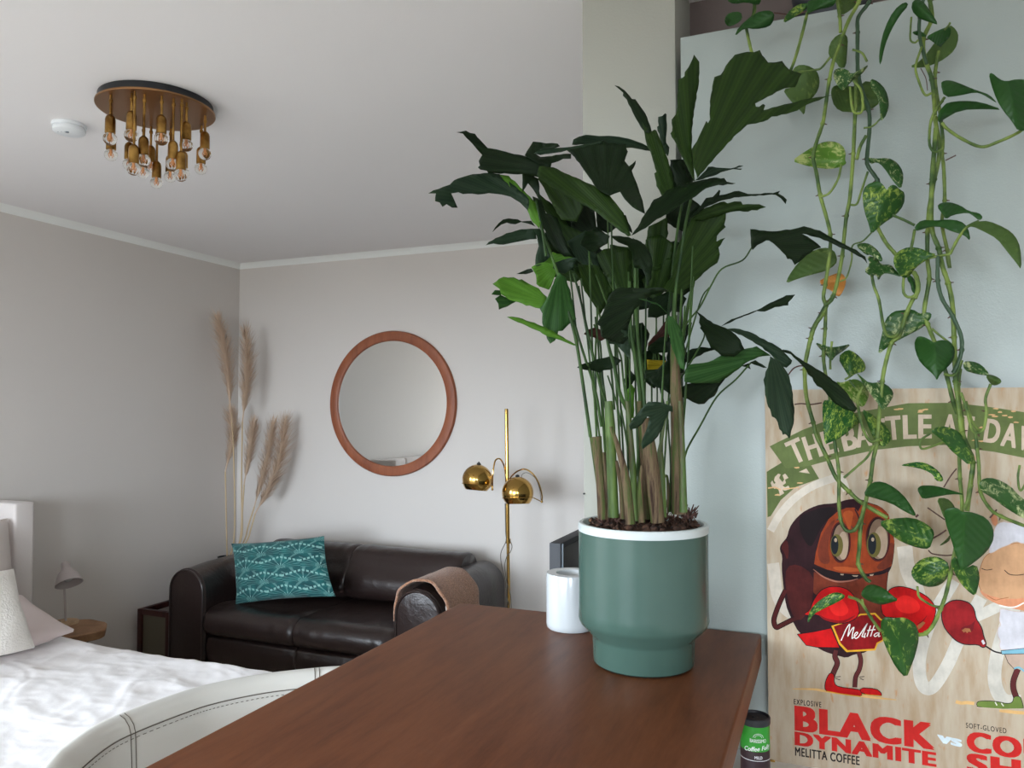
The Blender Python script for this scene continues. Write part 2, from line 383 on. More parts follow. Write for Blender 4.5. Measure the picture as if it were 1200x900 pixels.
# ------------------------------------------------------------------ walnut bar table
ZT = 1.04
x0 = onZ(541.7, 705, ZT).x; x1 = onZ(893, 741, ZT).x; yb = 1.69
tb = empty('bar_table', ((x0 + x1) / 2, .9, 0), 'long walnut-brown bar table carrying the green plant pot', 'table')
b = MB(); b.box((x0, -.15 + .35, ZT - .055), (x1, yb, ZT), bevel=.005, seg=3); b.build('tabletop', M['walnut'], tb)
for sx in (x0 + .06, x1 - .12):
    for sy in (.28, yb - .13):
        b = MB(); b.box((sx, sy, 0), (sx + .06, sy + .06, ZT - .056), bevel=.003); b.build('leg', M['walnut'], tb)
for sx in (x0 + .075, x1 - .105):
    b = MB(); b.box((sx, .341, ZT - .14), (sx + .025, yb - .131, ZT - .056)); b.build('apron', M['walnut'], tb)

# ------------------------------------------------------------------ white ceramic pot behind the green one
p = onZ(669, 735, ZT)
b = MB(); r = .0525; h = onZ(669, 735, ZT); Zp = (p - CAM).dot(FH)
hh = (at(669, 671, Zp).z - ZT)
b.lathe([(0, 0), (r * .93, 0), (r * .99, .004), (r, .012), (r, hh - .006), (r * .97, hh), (r * .60, hh), (r * .55, hh - .004), (r * .53, hh - .05), (0, hh - .06)], (p.x, p.y, ZT + .0005), 64)
tag(b.build('ceramic_candle_holder', M['ceramic']), 'small white glazed cylinder pot with a round hollow, behind the green plant pot', 'candle holder')

# ------------------------------------------------------------------ television behind the table
tvp = onY(657, 637, 2.75); tx = tvp.x; ty = 2.75; tz = tvp.z
tv = empty('television', (tx - .03, ty + .45, 0), 'black flat television, its corner showing behind the white ceramic pot', 'television')
b = MB(); b.box((tx - .045, ty, tz - .56), (tx, ty + .98, tz), bevel=.003); b.build('casing', M['black_matt'], tv)
b = MB(); b.box((tx - .001, ty + .03, tz - .53), (tx + .003, ty + .95, tz - .02)); b.build('screen', M['black_gloss'], tv)
b = MB(); b.box((tx - .0005, ty + .012, tz - .55), (tx + .0045, ty + .022, tz - .004)); b.build('edge_trim', M['steel_trim'], tv)
b = MB(); b.box((tx - .035, ty + .45, .42), (tx - .012, ty + .53, tz - .5), bevel=.003); b.build('stand_neck', M['black_metal'], tv)
b = MB(); b.box((tx - .14, ty + .28, .401), (tx + .09, ty + .70, .42), bevel=.004); b.build('stand_foot', M['black_metal'], tv)
md = empty('media_cabinet', (tx - .03, ty + .5, 0), 'low white media cabinet hidden under the television', 'cabinet')
b = MB(); b.box((tx - .22, ty + .02, .02), (tx + .17, ty + 1.0, .4), bevel=.003); b.build('body', M['white_paint'], md)
for k in range(2):
    b = MB(); b.box((tx + .1702, ty + .03 + .49 * k, .04), (tx + .185, ty + .5 + .49 * k, .38), bevel=.002); b.build('door', M['white_paint'], md)
b = MB(); b.box((tx - .2, ty + .05, 0), (tx + .15, ty + .97, .02)); b.build('plinth', M['black_metal'], md)

# ------------------------------------------------------------------ round mirror
mc = onY(459.5, 472.7, D)
mi = empty('round_mirror', (mc.x, D, mc.z), 'round wall mirror in a wide reddish teak frame', 'mirror')
RO = .466; RI = .404
b = MB(); b.lathe([(RI - .004, 0), (RO, 0), (RO, .014), (RO - .006, .022), (RI + .01, .026), (RI, .022), (RI - .004, .012), (RI - .004, 0)], (mc.x, D - .001, mc.z), 128, axis=(0, -1, 0))
b.build('frame', M['teak'], mi)
b = MB(); b.lathe([(0, .012), (RI - .003, .012), (RI - .003, .009), (0, .009)], (mc.x, D - .001, mc.z), 128, axis=(0, -1, 0)); b.build('glass', M['mirror'], mi)

# ------------------------------------------------------------------ leather sofa
SY = 3.40; SB = 4.22
sl0, sl1 = -3.52, -3.262; sr0, sr1 = -2.03, -1.765
sofa = empty('leather_sofa', ((sl0 + sr1) / 2, 3.8, 0), 'dark brown leather two-seat sofa with rounded arms under the round mirror', 'sofa')
def arm(xa_, xb_, top, flare):
    b = MB(); r = (xb_ - xa_) / 2; cx = (xa_ + xb_) / 2; n = 20
    prof = [(-r, .05)] + [(-r * math.cos(math.pi * k / n), top - r + r * math.sin(math.pi * k / n)) for k in range(n + 1)] + [(r, .05)]
    ys = [SY, SY + .004, SY + .016, SY + .03, 3.6, 3.8, 4.0, SB - .02, SB]
    ins = [.022, .008, 0, .003, 0, 0, 0, 0, .015]
    rows = []
    for y, i_ in zip(ys, ins):
        t = (y - SY) / (SB - SY)
        rows.append([b.bm.verts.new((cx + x * (1 - i_ / r) + flare * t * .0, y, (z - (top - r)) * (1 - i_ / r) + (top - r) + .015 * math.sin(t * 3) if z > .06 else z)) for x, z in prof])
    fs = []
    for A, B in zip(rows, rows[1:]):
        for k in range(len(prof) - 1): fs.append(b.bm.faces.new((A[k], A[k + 1], B[k + 1], B[k])))
        fs.append(b.bm.faces.new((A[-1], A[0], B[0], B[-1])))
    fs.append(b.bm.faces.new(rows[0])); fs.append(b.bm.faces.new(list(reversed(rows[-1]))))
    b._set(fs, 0); fs[-1].smooth = fs[-2].smooth = False
    o = b.build('armrest', M['leather'], sofa)
    c = MB(); pts = [(cx + x * .93, SY - .001, (z - (top - r)) * .93 + top - r) if z > .06 else (cx + x * .93, SY - .001, z) for x, z in prof]
    c.tube(pts, .006, 6); c.build('piping', M['leather'], o)
arm(sl0, sl1, .605, 0); arm(sr0, sr1, .615, .1)
def cushion(x0, y0, z0, x1, y1, z1, name, bulge=(.02, .03, .02), pw=3.5, tilt=0, wr=.006, parent=None, m=None, seed=0):
    b = MB(); r = bmesh.ops.create_cube(b.bm, size=2)
    bmesh.ops.subdivide_edges(b.bm, edges=b.bm.edges, cuts=14, use_grid_fill=True)
    c = Vector(((x0 + x1) / 2, (y0 + y1) / 2, (z0 + z1) / 2)); hs = Vector(((x1 - x0) / 2, (y1 - y0) / 2, (z1 - z0) / 2))
    for v in b.bm.verts:
        p = v.co.copy(); nrm = (abs(p.x) ** pw + abs(p.y) ** pw + abs(p.z) ** pw) ** (1 / pw); q = p / nrm
        mx = max(abs(p.x), abs(p.y), abs(p.z))
        q = p.lerp(q, .75)
        q = Vector((q.x * hs.x, q.y * hs.y, q.z * hs.z))
        q.x += bulge[0] * p.x * (1 - p.y ** 2) * (1 - p.z ** 2); q.y += bulge[1] * p.y * (1 - p.x ** 2) * (1 - p.z ** 2); q.z += bulge[2] * p.z * (1 - p.x ** 2) * (1 - p.y ** 2)
        w = c + q
        dn = noise.noise(w * 9 + Vector((seed, 0, 0))) * wr + noise.noise(w * 24 + Vector((seed, 3, 0))) * wr * .35
        v.co = w + q.normalized() * dn
        if tilt: v.co.y += (v.co.z - z0) * tilt
    for f in b.bm.faces: f.smooth = True
    return b.build(name, m or M['leather'], parent or sofa)
xm = (sl1 + sr0) / 2
def roll(name, prof, xa_, xb_, er=.035, seed=0, wr=.004, seam=True):
    """upholstered roll: rounded profile in YZ run along X, ends tucked in"""
    P = spline([(0, y, z) for y, z in prof], 5); cy = sum(p.y for p in P) / len(P); cz = sum(p.z for p in P) / len(P)
    b = MB(); L_ = xb_ - xa_; nx_ = 44; rows = []
    for i in range(nx_ + 1):
        u = i / nx_; u = .5 - .5 * math.cos(math.pi * u) if False else u
        if i <= 4: x = er * (1 - math.cos(math.pi / 2 * i / 4)); s = 1 - .055 * (1 - math.sin(math.pi / 2 * i / 4))
        elif i >= nx_ - 4: k = nx_ - i; x = L_ - er * (1 - math.cos(math.pi / 2 * k / 4)); s = 1 - .055 * (1 - math.sin(math.pi / 2 * k / 4))
        else: x = er + (L_ - 2 * er) * (i - 4) / (nx_ - 8); s = 1
        e = min(x, L_ - x); row = []
        for p in P:
            q = Vector((xa_ + x, cy + (p.y - cy) * s, cz + (p.z - cz) * s)); r_ = Vector((0, q.y - cy, q.z - cz)).normalized()
            w = noise.noise(Vector((q.x * 26, q.y * 6, q.z * 6 + seed))) * wr * math.exp(-e / .12) * 1.6 + noise.noise(Vector((q.x * 5, q.y * 8, q.z * 8 + seed))) * wr * .8
            row.append(b.bm.verts.new(q + r_ * w))
        rows.append(row)
    for A, B in zip(rows, rows[1:]):
        for k in range(len(P) - 1): b.bm.faces.new((A[k], A[k + 1], B[k + 1], B[k])).smooth = True
        b.bm.faces.new((A[-1], A[0], B[0], B[-1])).smooth = True
    for rw in (rows[0], list(reversed(rows[-1]))):
        c = b.bm.verts.new(Vector((rw[0].co.x, cy, cz)))
        for k in range(len(rw)): b.bm.faces.new((rw[k], rw[(k + 1) % len(rw)], c)).smooth = True
    return b.build(name, M['leather'], sofa)
seatp = [(3.98, .25), (3.6, .245), (3.44, .243), (3.40, .262), (3.385, .30), (3.395, .345), (3.43, .378), (3.50, .39), (3.7, .388), (3.98, .385)]
roll('seat_cushion', seatp, sl1 + .002, xm - .001, seed=1, wr=.007); roll('seat_cushion', seatp, xm + .001, sr0 - .002, seed=2, wr=.007)
basep = [(3.98, .05), (3.6, .05), (3.44, .052), (3.425, .09), (3.405, .15), (3.41, .205), (3.44, .236), (3.6, .242), (3.98, .242)]
roll('base', basep, sl1 + .002, xm - .001, seed=5); roll('base', basep, xm + .001, sr0 - .002, seed=6)
backp = [(3.995, .39), (3.90, .40), (3.855, .45), (3.86, .52), (3.90, .585), (3.925, .63), (3.955, .668), (4.01, .688), (4.08, .682), (4.13, .645), (4.15, .59), (4.12, .50), (4.08, .42)]
roll('back_cushion', backp, sl1 + .002, xm - .001, seed=3); roll('back_cushion', backp, xm + .001, -1.915, seed=4)
b = MB(); b.box((sl1 + .001, 4.0, .05), (sr0 - .001, SB, .60), bevel=.03, seg=3); b.build('back_frame', M['leather'], sofa)
for sx in (sl0 + .05, sr1 - .09):
    for sy in (SY + .05, SB - .09):
        b = MB(); b.box((sx, sy, 0), (sx + .04, sy + .04, .051)); b.build('leg', M['black_metal'], sofa)

# throw over the right arm
def arm_xz(cx, r, top, a, off): return (cx - (r + off) * math.cos(a), top - r + (r + off) * math.sin(a))
b = MB(); cx = (sr0 + sr1) / 2; r = (sr1 - sr0) / 2
ya0, ya1 = 3.435, 3.80
def thr(off0, yo=0, back=False):
    def f(u, v):
        s = u * 1.0
        L0, L1 = .05, (.02 + .22 * min(1, v * 1.3)) if not back else .25     # hanging lengths, inner and outer
        tot = L0 + math.pi * r + L1; d = s * tot
        y = ya0 + (ya1 - ya0) * v + .012 * math.sin(d * 28) * (1 - v) + .006 * math.sin(d * 60 + 2)
        off = off0 + .003 * noise.noise(Vector((d * 14, y * 14, 1)))
        if v < .06: off += .004
        if d < L0: x = cx - (r + off); z = .615 - r - (L0 - d)
        elif d > L0 + math.pi * r: x = cx + (r + off); z = .615 - r - (d - L0 - math.pi * r)
        else: x, z = arm_xz(cx, r, .63, (d - L0) / r, off); 
        return Vector((x, y + yo, z + .002))
    return f
b.grid(thr(.024), 60, 26)
b2 = MB(); b2.grid(thr(.016), 60, 26)
th = empty('throw_blanket', (cx, 3.6, .4), 'tan boucle throw draped over the right sofa arm', 'blanket')
o = b.build('fleece', M['throw'], th); sm = o.modifiers.new('s', 'SOLIDIFY'); sm.thickness = .012; sm.offset = -1
def liner(u, v):
    p = thr(.011, 0, True)(.60 + .40 * u, 0); q = thr(.011, 0, True)(.60 + .40 * u, 1)
    w = p.lerp(q, -.0 + v * 1.03); w.z -= .012 * u; return w
b2.bm.free(); b2 = MB(); b2.grid(liner, 24, 12); o = b2.build('lining', M['throw_back'], th, 'cream fleece lining'); sm = o.modifiers.new('s', 'SOLIDIFY'); sm.thickness = .003; sm.offset = 1

# teal cushion
ctr = [onY(271, 637, 3.70), onY(380, 628, 3.74), onY(393, 699, 3.58), onY(276, 708, 3.55)]
b = MB()
TL, TR, BR, BL = ctr; nrm = (TR - TL).cross(BL - TL).normalized()
if nrm.y > 0: nrm = -nrm
def pil(sgn, TL=TL, TR=TR, BR=BR, BL=BL, nrm=nrm, th=.075):
    def f(u, v):
        e = 0.10; uu = u * 2 - 1; vv = v * 2 - 1
        su = uu * (1 - e * (1 - vv * vv) * abs(uu) ** 3 * .6); sv = vv * (1 - e * (1 - uu * uu) * abs(vv) ** 3 * .6)
        a = (su + 1) / 2; c = (sv + 1) / 2
        p = (BL.lerp(BR, a)).lerp(TL.lerp(TR, a), c)
        k = (max(0, 1 - uu ** 2) * max(0, 1 - vv ** 2)) ** .42
        return p + nrm * sgn * (th * k + .006 * noise.noise(Vector((u * 6, v * 6, sgn))) * k)
    return f
b.grid(pil(1), 28, 28); b.grid(pil(-1), 28, 28); bmesh.ops.remove_doubles(b.bm, verts=b.bm.verts, dist=.0008)
tag(b.build('throw_pillow', M['teal']), 'teal velvet cushion with pale fan-shaped leaf pattern, on the left of the sofa', 'cushion')

# magazine crate left of the sofa
kx0, kx1, ky0, ky1, kz = -3.785, -3.535, 3.42, 3.92, .337
cr = empty('wooden_crate', ((kx0 + kx1) / 2, 3.65, 0), 'low dark mahogany rack between the wall and the left sofa arm', 'rack')
w = .032
b = MB()
for (x, y) in ((kx0, ky0), (kx1 - w, ky0), (kx0, ky1 - w), (kx1 - w, ky1 - w)): b.box((x, y, 0), (x + w, y + w, kz), bevel=.003)
for y in (ky0, ky1 - w):
    b.box((kx0 + w, y + .002, kz - w), (kx1 - w, y + w - .002, kz), bevel=.002); b.box((kx0 + w, y + .002, .04), (kx1 - w, y + w - .002, .04 + w), bevel=.002)
for x in (kx0, kx1 - w):
    b.box((x + .002, ky0 + w, kz - w), (x + w - .002, ky1 - w, kz), bevel=.002); b.box((x + .002, ky0 + w, .04), (x + w - .002, ky1 - w, .04 + w), bevel=.002)
b.build('frame', M['mahogany'], cr)
b = MB()
for y in (ky0 + .014, ky1 - .018): b.box((kx0 + w, y, .07), (kx1 - w, y + .006, kz - w))
b.box((kx0 + w, ky0 + w, .045), (kx1 - w, ky1 - w, .055))
b.build('side_panel', M['olive_glass'], cr, 'olive grey inset panel')

# ------------------------------------------------------------------ pampas grass in a dark vase in the corner
vx, vy = -3.70, 4.04
zr = at(267, 652, (Vector((vx, vy, 0))).dot(FH)).z
b = MB(); b.lathe([(0, .001), (.07, .001), (.085, .05), (.09, .2), (.07, .38), (.045, zr - .06), (.042, zr - .02), (.05, zr), (.044, zr), (.036, zr - .02), (.038, zr - .08), (0, zr - .1)], (vx, vy, 0), 40)
tag(b.build('floor_vase', M['black_gloss']), 'dark floor vase in the room corner, holding the dried pampas grass', 'vase')
Zv = Vector((vx, vy, 0)).dot(FH); rnd = random.Random(4)
plumes = [
 ([(255, 373), (262, 403), (268, 443), (270, 482)], [(271, 484), (274, 540), (274, 634)], 15, .00, 'tallest pampas plume, leaning left in the corner', 1.0),
 ([(288, 390), (290, 427), (288, 460), (284, 494)], [(284, 494), (283, 560), (281, 634)], 15, .03, 'tall upright pampas plume right of the tallest one', 1.0),
 ([(271, 485), (273, 512), (264, 553)], [(264, 553), (265, 600), (266, 648)], 12, .05, 'short pampas plume directly below the tallest one', .8),
 ([(297, 498), (293, 527), (286, 568)], [(286, 568), (284, 600), (282, 634)], 11, -.03, 'short pampas plume below the second tallest one', .7),
 ([(334, 494), (329, 530), (315, 572), (299, 602)], [(299, 602), (294, 620), (288, 636)], 18, -.05, 'wide pampas plume leaning furthest right over the sofa', 1.0),
 ([(320, 498), (311, 545), (298, 594)], [(298, 594), (291, 616), (285, 636)], 12, .04, 'narrow pampas plume just left of the widest one', .8)]
for (pl, stalk, wpx, dz, lab, dens) in plumes:
    Zd = Zv - .02 + dz * .5
    g = empty('pampas_grass', (vx, vy, zr - .08), 'dried beige ' + lab, 'dried grass', 'dried pampas grass in the corner')
    b = MB(); pts = [at(x, y, Zd) for x, y in stalk] + [Vector((vx + rnd.uniform(-.02, .02), vy + rnd.uniform(-.02, .02), zr - .08))]
    b.tube(spline(pts, 5), .005, 6); b.build('stalk', M['straw_stalk'], g)
    b = MB(); path = spline([at(x, y, Zd) for x, y in pl], 10); n = len(path)
    b.tube(path, [.0015 + .003 * i / n for i in range(n)], 5)
    sx = 1 / F * Zd
    for k in range(int(1500 * dens)):
        s = rnd.random() ** .8; i = min(n - 2, int(s * (n - 1))); p0 = path[i].lerp(path[i + 1], rnd.random())
        t = (path[max(i - 1, 0)] - path[i + 1]).normalized()
        a = rnd.uniform(0, 2 * math.pi); side = Vector((math.cos(a), math.sin(a) * .8, rnd.uniform(-.1, .2)))
        prof = math.sin(math.pi * min(1, .12 + s * .95)) ** .6
        L = rnd.uniform(.05, .11); wd = wpx * 1.05 * sx * prof * rnd.uniform(.2, 1.2)
        q1 = p0 + t * L * .5 + side * wd * .7; q2 = p0 + t * L + side * wd * 1.05 + Vector((0, 0, -.008))
        wv = t.cross(side).normalized() * .0014
        vs = [b.bm.verts.new(x) for x in (p0 - wv, p0 + wv, q1 + wv * .9, q1 - wv * .9, q2)]
        b.bm.faces.new((vs[0], vs[1], vs[2], vs[3])); b.bm.faces.new((vs[3], vs[2], vs[4]))
    b.build('plume', M['pampas'], g, normals=False)

# ------------------------------------------------------------------ brass floor lamp
Lx, Ly = -1.641, 3.95; LZ = Vector((Lx, Ly, 0)).dot(FH); px_ = LZ / F
fl = empty('floor_lamp', (Lx, Ly, 0), 'slim brass floor lamp with two ball-shaped shades beside the sofa', 'floor lamp')
b = MB(); b.lathe([(0, 0), (.115, 0), (.115, .012), (.1, .02), (.012, .026), (0, .026)], (Lx, Ly, 0.0), 40); b.build('base', M['brass'], fl)
b = MB(); b.tube([(Lx, Ly, .02), at(596.3, 706, LZ), at(594.6, 590, LZ)], .0085, 14)
b.tube([at(595.2, 634, LZ), at(593.6, 481, LZ), at(593.6, 479, LZ)], [.0105, .0105, .009], 14); b.build('pole', M['brass'], fl)
def shade(cx, cy, rp, Z, ringpts, armp, wire, tiltv):
    c = at(cx, cy, Z); r = rp * Z / F; ax = Vector(tiltv).normalized()
    b = MB(); n = 22; prof = []
    amax = math.acos(-.70)
    for k in range(n + 1):
        a = amax * k / n; prof.append((r * math.sin(a), r * math.cos(a)))
    for k in range(n, -1, -1):
        a = amax * k / n; prof.append(((r - .003) * math.sin(a), (r - .003) * math.cos(a)))
    b.lathe(prof, c, 48, axis=ax); o = b.build('lamp_shade', M['brass'], fl)
    b = MB(); b.sphere(c - ax * r * .15, r * .45, sub=3); b.build('bulb', M['ceramic'], o)
    b = MB(); q = Vector((0, 0, 1)).rotation_difference(ax).to_matrix(); h = -.33 * r
    pts = [c + q @ Vector((math.cos(2 * math.pi * k / 40) * r * .97, math.sin(2 * math.pi * k / 40) * r * .97, h)) for k in range(41)]
    b.tube(pts, .0028, 6); 
    e = at(*armp[-1][:2], Z if len(armp[-1]) < 3 else armp[-1][2])
    near = min(pts, key=lambda p: (p - e).length); b.tube([near, e], .003, 6); b.build('shade_ring', M['brass'], o)
    b = MB(); b.tube(spline([at(x, y, zz) for x, y, zz in armp], 6), .0042, 8); b.sphere(e, .007, sub=2); b.build('arm', M['brass'], fl)
    b = MB(); b.tube(spline([at(x, y, zz) for x, y, zz in wire], 5), .0016, 6); b.build('cord', M['cable'], fl)
    b = MB(); b.lathe([(0, r * .98), (.012, r * .98), (.010, r + .008), (0, r + .012)], c, 16, axis=ax); b.build('cap', M['black_metal'], o)
shade(559.3, 562, 17.6, LZ - .06, None, [(593, 563, LZ), (591.5, 549, LZ), (588, 540, LZ - .02), (584, 537.5, LZ - .03), (580, 541, LZ - .05), (577.6, 555, LZ - .06), (577, 573.5, LZ - .06)],
      [(561, 546, LZ - .05), (561, 541, LZ - .05), (566, 548, LZ - .03), (574, 558, LZ + .01), (577, 573, LZ - .05)], (.05, .12, 1))
shade(606.7, 577.3, 18.6, LZ - .12, None, [(596, 563, LZ), (601, 556.5, LZ - .02), (608, 551.5, LZ - .05), (616, 550, LZ - .08), (625, 556, LZ - .10), (631.5, 567, LZ - .12), (635, 580, LZ - .12), (635, 588, LZ - .12)],
      [(611, 561, LZ - .11), (612, 556, LZ - .1), (618, 554, LZ - .1), (627, 560, LZ - .11), (632, 572, LZ - .12), (634, 586, LZ - .12)], (-.06, .10, 1))
b = MB(); b.lathe([(.0087, -.012), (.014, -.012), (.014, .012), (.0087, .012)], at(594.8, 563, LZ), 16); b.lathe([(.0087, -.012), (.014, -.012), (.014, .012), (.0087, .012)], at(595.6, 634, LZ), 16); b.build('collar', M['brass'], fl)
b = MB()
b.tube(spline([at(x, y, LZ - .03) for x, y in ((592, 590), (592.5, 622), (593, 634), (587, 648), (588, 664), (592, 680), (594, 700), (597, 715))] + [Vector((Lx - .02, Ly - .06, .3)), Vector((Lx - .03, Ly - .02, .03))], 6), .0022, 6)
b.tube(spline([at(x, y, LZ - .025) for x, y in ((597, 632), (600, 640), (598, 647), (594, 652), (591.5, 664), (594, 682), (598, 696), (599.5, 715))], 6), .0022, 6)
b.build('power_cord', M['cable'], fl)
# ------------------------------------------------------------------ bed along the left wall
by0, by1 = .86, 2.50; bx0, bx1 = -3.56, -1.62
bed = empty('upholstered_bed', ((bx0 + bx1) / 2, (by0 + by1) / 2, 0), 'bed with a pale upholstered winged headboard against the left wall', 'bed')
b = MB(); b.box((bx0, by0, .12), (bx1, by1, .28), bevel=.02, seg=3); b.build('bed_frame', M['bed_fabric'], bed)
b = MB(); b.box((bx0 + .01, by0 + .02, .281), (bx1 - .02, by1 - .02, .44), bevel=.03, seg=3); b.build('mattress', M['duvet'], bed)
for yy in (2.505, .75):
    b = MB(); b.box((XL + .016, yy, .02), (-3.56, yy + .1, 1.064), bevel=.014, seg=3); b.build('headboard_wing', M['bed_fabric'], bed)
for k in range(5):
    w = (2.503 - .852) / 5; b = MB(); b.box((XL + .016, .852 + w * k + .001, .25), (-3.70, .852 + w * (k + 1) - .001, 1.06), bevel=.022, seg=4); b.build('headboard_channel', M['bed_fabric'], bed)
for sx in (bx0 + .05, bx1 - .1):
    for sy in (by0 + .05, by1 - .1):
        b = MB(); b.box((sx, sy, 0), (sx + .05, sy + .05, .121)); b.build('leg', M['black_metal'], bed)
b = MB()
def duv(u, v):
    # wraps over the sides; u along X, v along Y
    x = bx0 + .10 + (bx1 + .03 - bx0 - .10) * u; s = v * 2 - 1
    ext = .16; Wd = (by1 - by0) / 2 + .015; yc = (by0 + by1) / 2
    tot = Wd + ext; d = abs(s) * tot
    if d <= Wd - .05: y = d; z = 0
    elif d <= Wd + .03: a = (d - Wd + .05) / .08 * math.pi / 2; y = Wd - .05 + .051 * math.sin(a); z = -.051 * (1 - math.cos(a))
    else: y = Wd + .001 + .02 * (d - Wd - .03) / ext; z = -.051 - (d - Wd - .03)
    y = yc + math.copysign(y, s)
    p = Vector((x, y, .485 + z))
    f = noise.noise(Vector((x * 1.6, y * 2.2, 0))) * .010 + noise.noise(Vector((x * 5, y * 7, 5))) * .004
    f += abs(noise.noise(Vector((x * 7 + y * 3, y * 8 - x, 9)))) * -.006 + .012 * math.exp(-((u - .05) / .09) ** 2) - abs(noise.noise(Vector((x * 15 + y * 5, y * 19 - x * 4, 2)))) * .003
    wr = 1 - abs(2 * abs(noise.noise(Vector((x * 2.4 + y * 1.2, y * 3.0, 4.3)))) * 3 - .4)
    f += max(0, wr) * .004
    if abs(z) > .04: p.y += f * .8
    else: p.z += f
    if u > .97: p.z -= (u - .97) * 2.5
    return p
b.grid(duv, 220, 200)
o = b.build('duvet', M['duvet'], None); sm = o.modifiers.new('s', 'SOLIDIFY'); sm.thickness = .03; sm.offset = -1
tag(o, 'crumpled white duvet spread over the bed', 'duvet')

def softbox(name, c, ax, ay, az, hx, hy, hz, m, seed=0, pw=2.6, wr=.008):
    b = MB(); bmesh.ops.create_cube(b.bm, size=2)
    bmesh.ops.subdivide_edges(b.bm, edges=b.bm.edges, cuts=16, use_grid_fill=True)
    ax, ay, az = [Vector(a).normalized() for a in (ax, ay, az)]
    for v in b.bm.verts:
        p = v.co.copy()
        k = (max(0, 1 - abs(p.x) ** 2.4) * max(0, 1 - abs(p.y) ** 2.4)) ** .45
        pinch = 1 - .07 * (1 - abs(p.x)) * abs(p.y) ** 3 - .07 * (1 - abs(p.y)) * abs(p.x) ** 3
        q = ax * p.x * hx * pinch + ay * p.y * hy * pinch + az * p.z * (hz * k + .006)
        w = Vector(c) + q
        w += az * math.copysign(1, p.z) * noise.noise(w * 7 + Vector((seed, 0, 0))) * wr * (k + .2) + ay * noise.noise(w * 11) * wr * .4
        v.co = w
    for f in b.bm.faces: f.smooth = True
    return b.build(name, m)
# taupe pillow leaning on the headboard
q = onX(6, 650, -3.50)
o = softbox('bed_pillow', (-3.52, 2.165, .77), (0, 1, 0), (-.30, 0, 1), (1, 0, .30), .32, .235, .085, M['pillow_taupe'], 3)
tag(o, 'tall taupe pillow leaning upright against the headboard', 'pillow', 'pillows on the bed')
o = softbox('bed_pillow', (-3.27, 2.13, .592), (0, 1, 0), (-.94, 0, .33), (.33, 0, .94), .33, .18, .06, M['pillow_rose'], 7, wr=.012)
tag(o, 'pale rose pillow slumped in front of the taupe pillow', 'pillow', 'pillows on the bed')
o = softbox('bed_pillow', (-3.06, 1.99, .70), (.06, 1, 0), (-.40, 0, .90), (.90, 0, .40), .20, .17, .06, M['fluffy'], 12, wr=.02)
tag(o, 'small fluffy cream boucle pillow in front, at the left edge of the photo', 'pillow', 'pillows on the bed')

# ------------------------------------------------------------------ tree-slice side table and bedside lamp
nz_ = .395; q_ = onZ(84, 736, nz_); nx, ny = q_.x, q_.y
st_ = empty('side_table', (nx, ny, 0), 'round tree-slice bedside table beyond the bed', 'side table')
b = MB(); rr = [.165 * (1 + .05 * math.sin(3 * a + 1) + .03 * math.sin(7 * a)) for a in [2 * math.pi * k / 48 for k in range(48)]]
def ring(z, s): return [b.bm.verts.new((nx + rr[k] * s * math.cos(2 * math.pi * k / 48), ny + rr[k] * s * math.sin(2 * math.pi * k / 48), z)) for k in range(48)]
rings = [ring(nz_ - .045, .93), ring(nz_ - .04, .97), ring(nz_ - .005, 1), ring(nz_, .97)]
for A, B in zip(rings, rings[1:]):
    for k in range(48): b.bm.faces.new((A[k], A[(k + 1) % 48], B[(k + 1) % 48], B[k])).smooth = True
b.bm.faces.new(rings[-1]); b.bm.faces.new(list(reversed(rings[0]))); b.build('tabletop', M['slice_wood'], st_)
for k in range(3):
    a = 2.1 * k + .4; b = MB(); b.tube([(nx + .07 * math.cos(a), ny + .07 * math.sin(a), nz_ - .045), (nx + .14 * math.cos(a), ny + .14 * math.sin(a), 0.001)], .009, 8); b.build('leg', M['black_metal'], st_)
q_ = onZ(77, 731.5, nz_); lx, ly = q_.x, q_.y
tl = empty('table_lamp', (lx, ly, nz_), 'small mauve-grey bedside lamp on the tree-slice table', 'lamp')
ZL = Vector((lx, ly, 0)).dot(FH)
b = MB(); b.lathe([(0, .0005), (.058, .0005), (.062, .006), (.060, .016), (.055, .018), (0, .018)], (lx, ly, nz_), 32); b.build('base', M['light_wood'], tl)
top = at(75.5, 690, ZL)
b = MB(); b.tube([(lx, ly, nz_ + .017), top, at(76, 674, ZL)], .0055, 10); b.build('pole', M['taupe_metal'], tl)
apex = at(76, 658.5, ZL); mouth = at(81, 684, ZL - .045); ax = (apex - mouth).normalized(); Ls = (apex - mouth).length
b = MB(); prof = [(0, Ls), (.014, Ls - .001), (.020, Ls - .008), (.021, Ls - .03), (.026, Ls - .045), (.045, Ls * .45), (.060, Ls * .18), (.066, 0), (.063, 0), (.057, Ls * .18), (.042, Ls * .43), (.023, Ls - .05), (0, Ls - .06)]
b.lathe(prof, mouth, 40, axis=ax); o = b.build('lamp_shade', M['taupe_metal'], tl)
b = MB(); b.sphere(mouth + ax * .035, .024, sub=3); b.build('bulb', M['ceramic'], o)
b = MB(); b.tube(spline([(lx - .045, ly, nz_ + .004), (lx - .05, ly - .04, nz_ + .03), (lx - .02, ly - .055, nz_ + .035), (lx + .0, ly - .03, nz_ + .02)], 6), .003, 6); b.build('cord', M['cable'], tl)

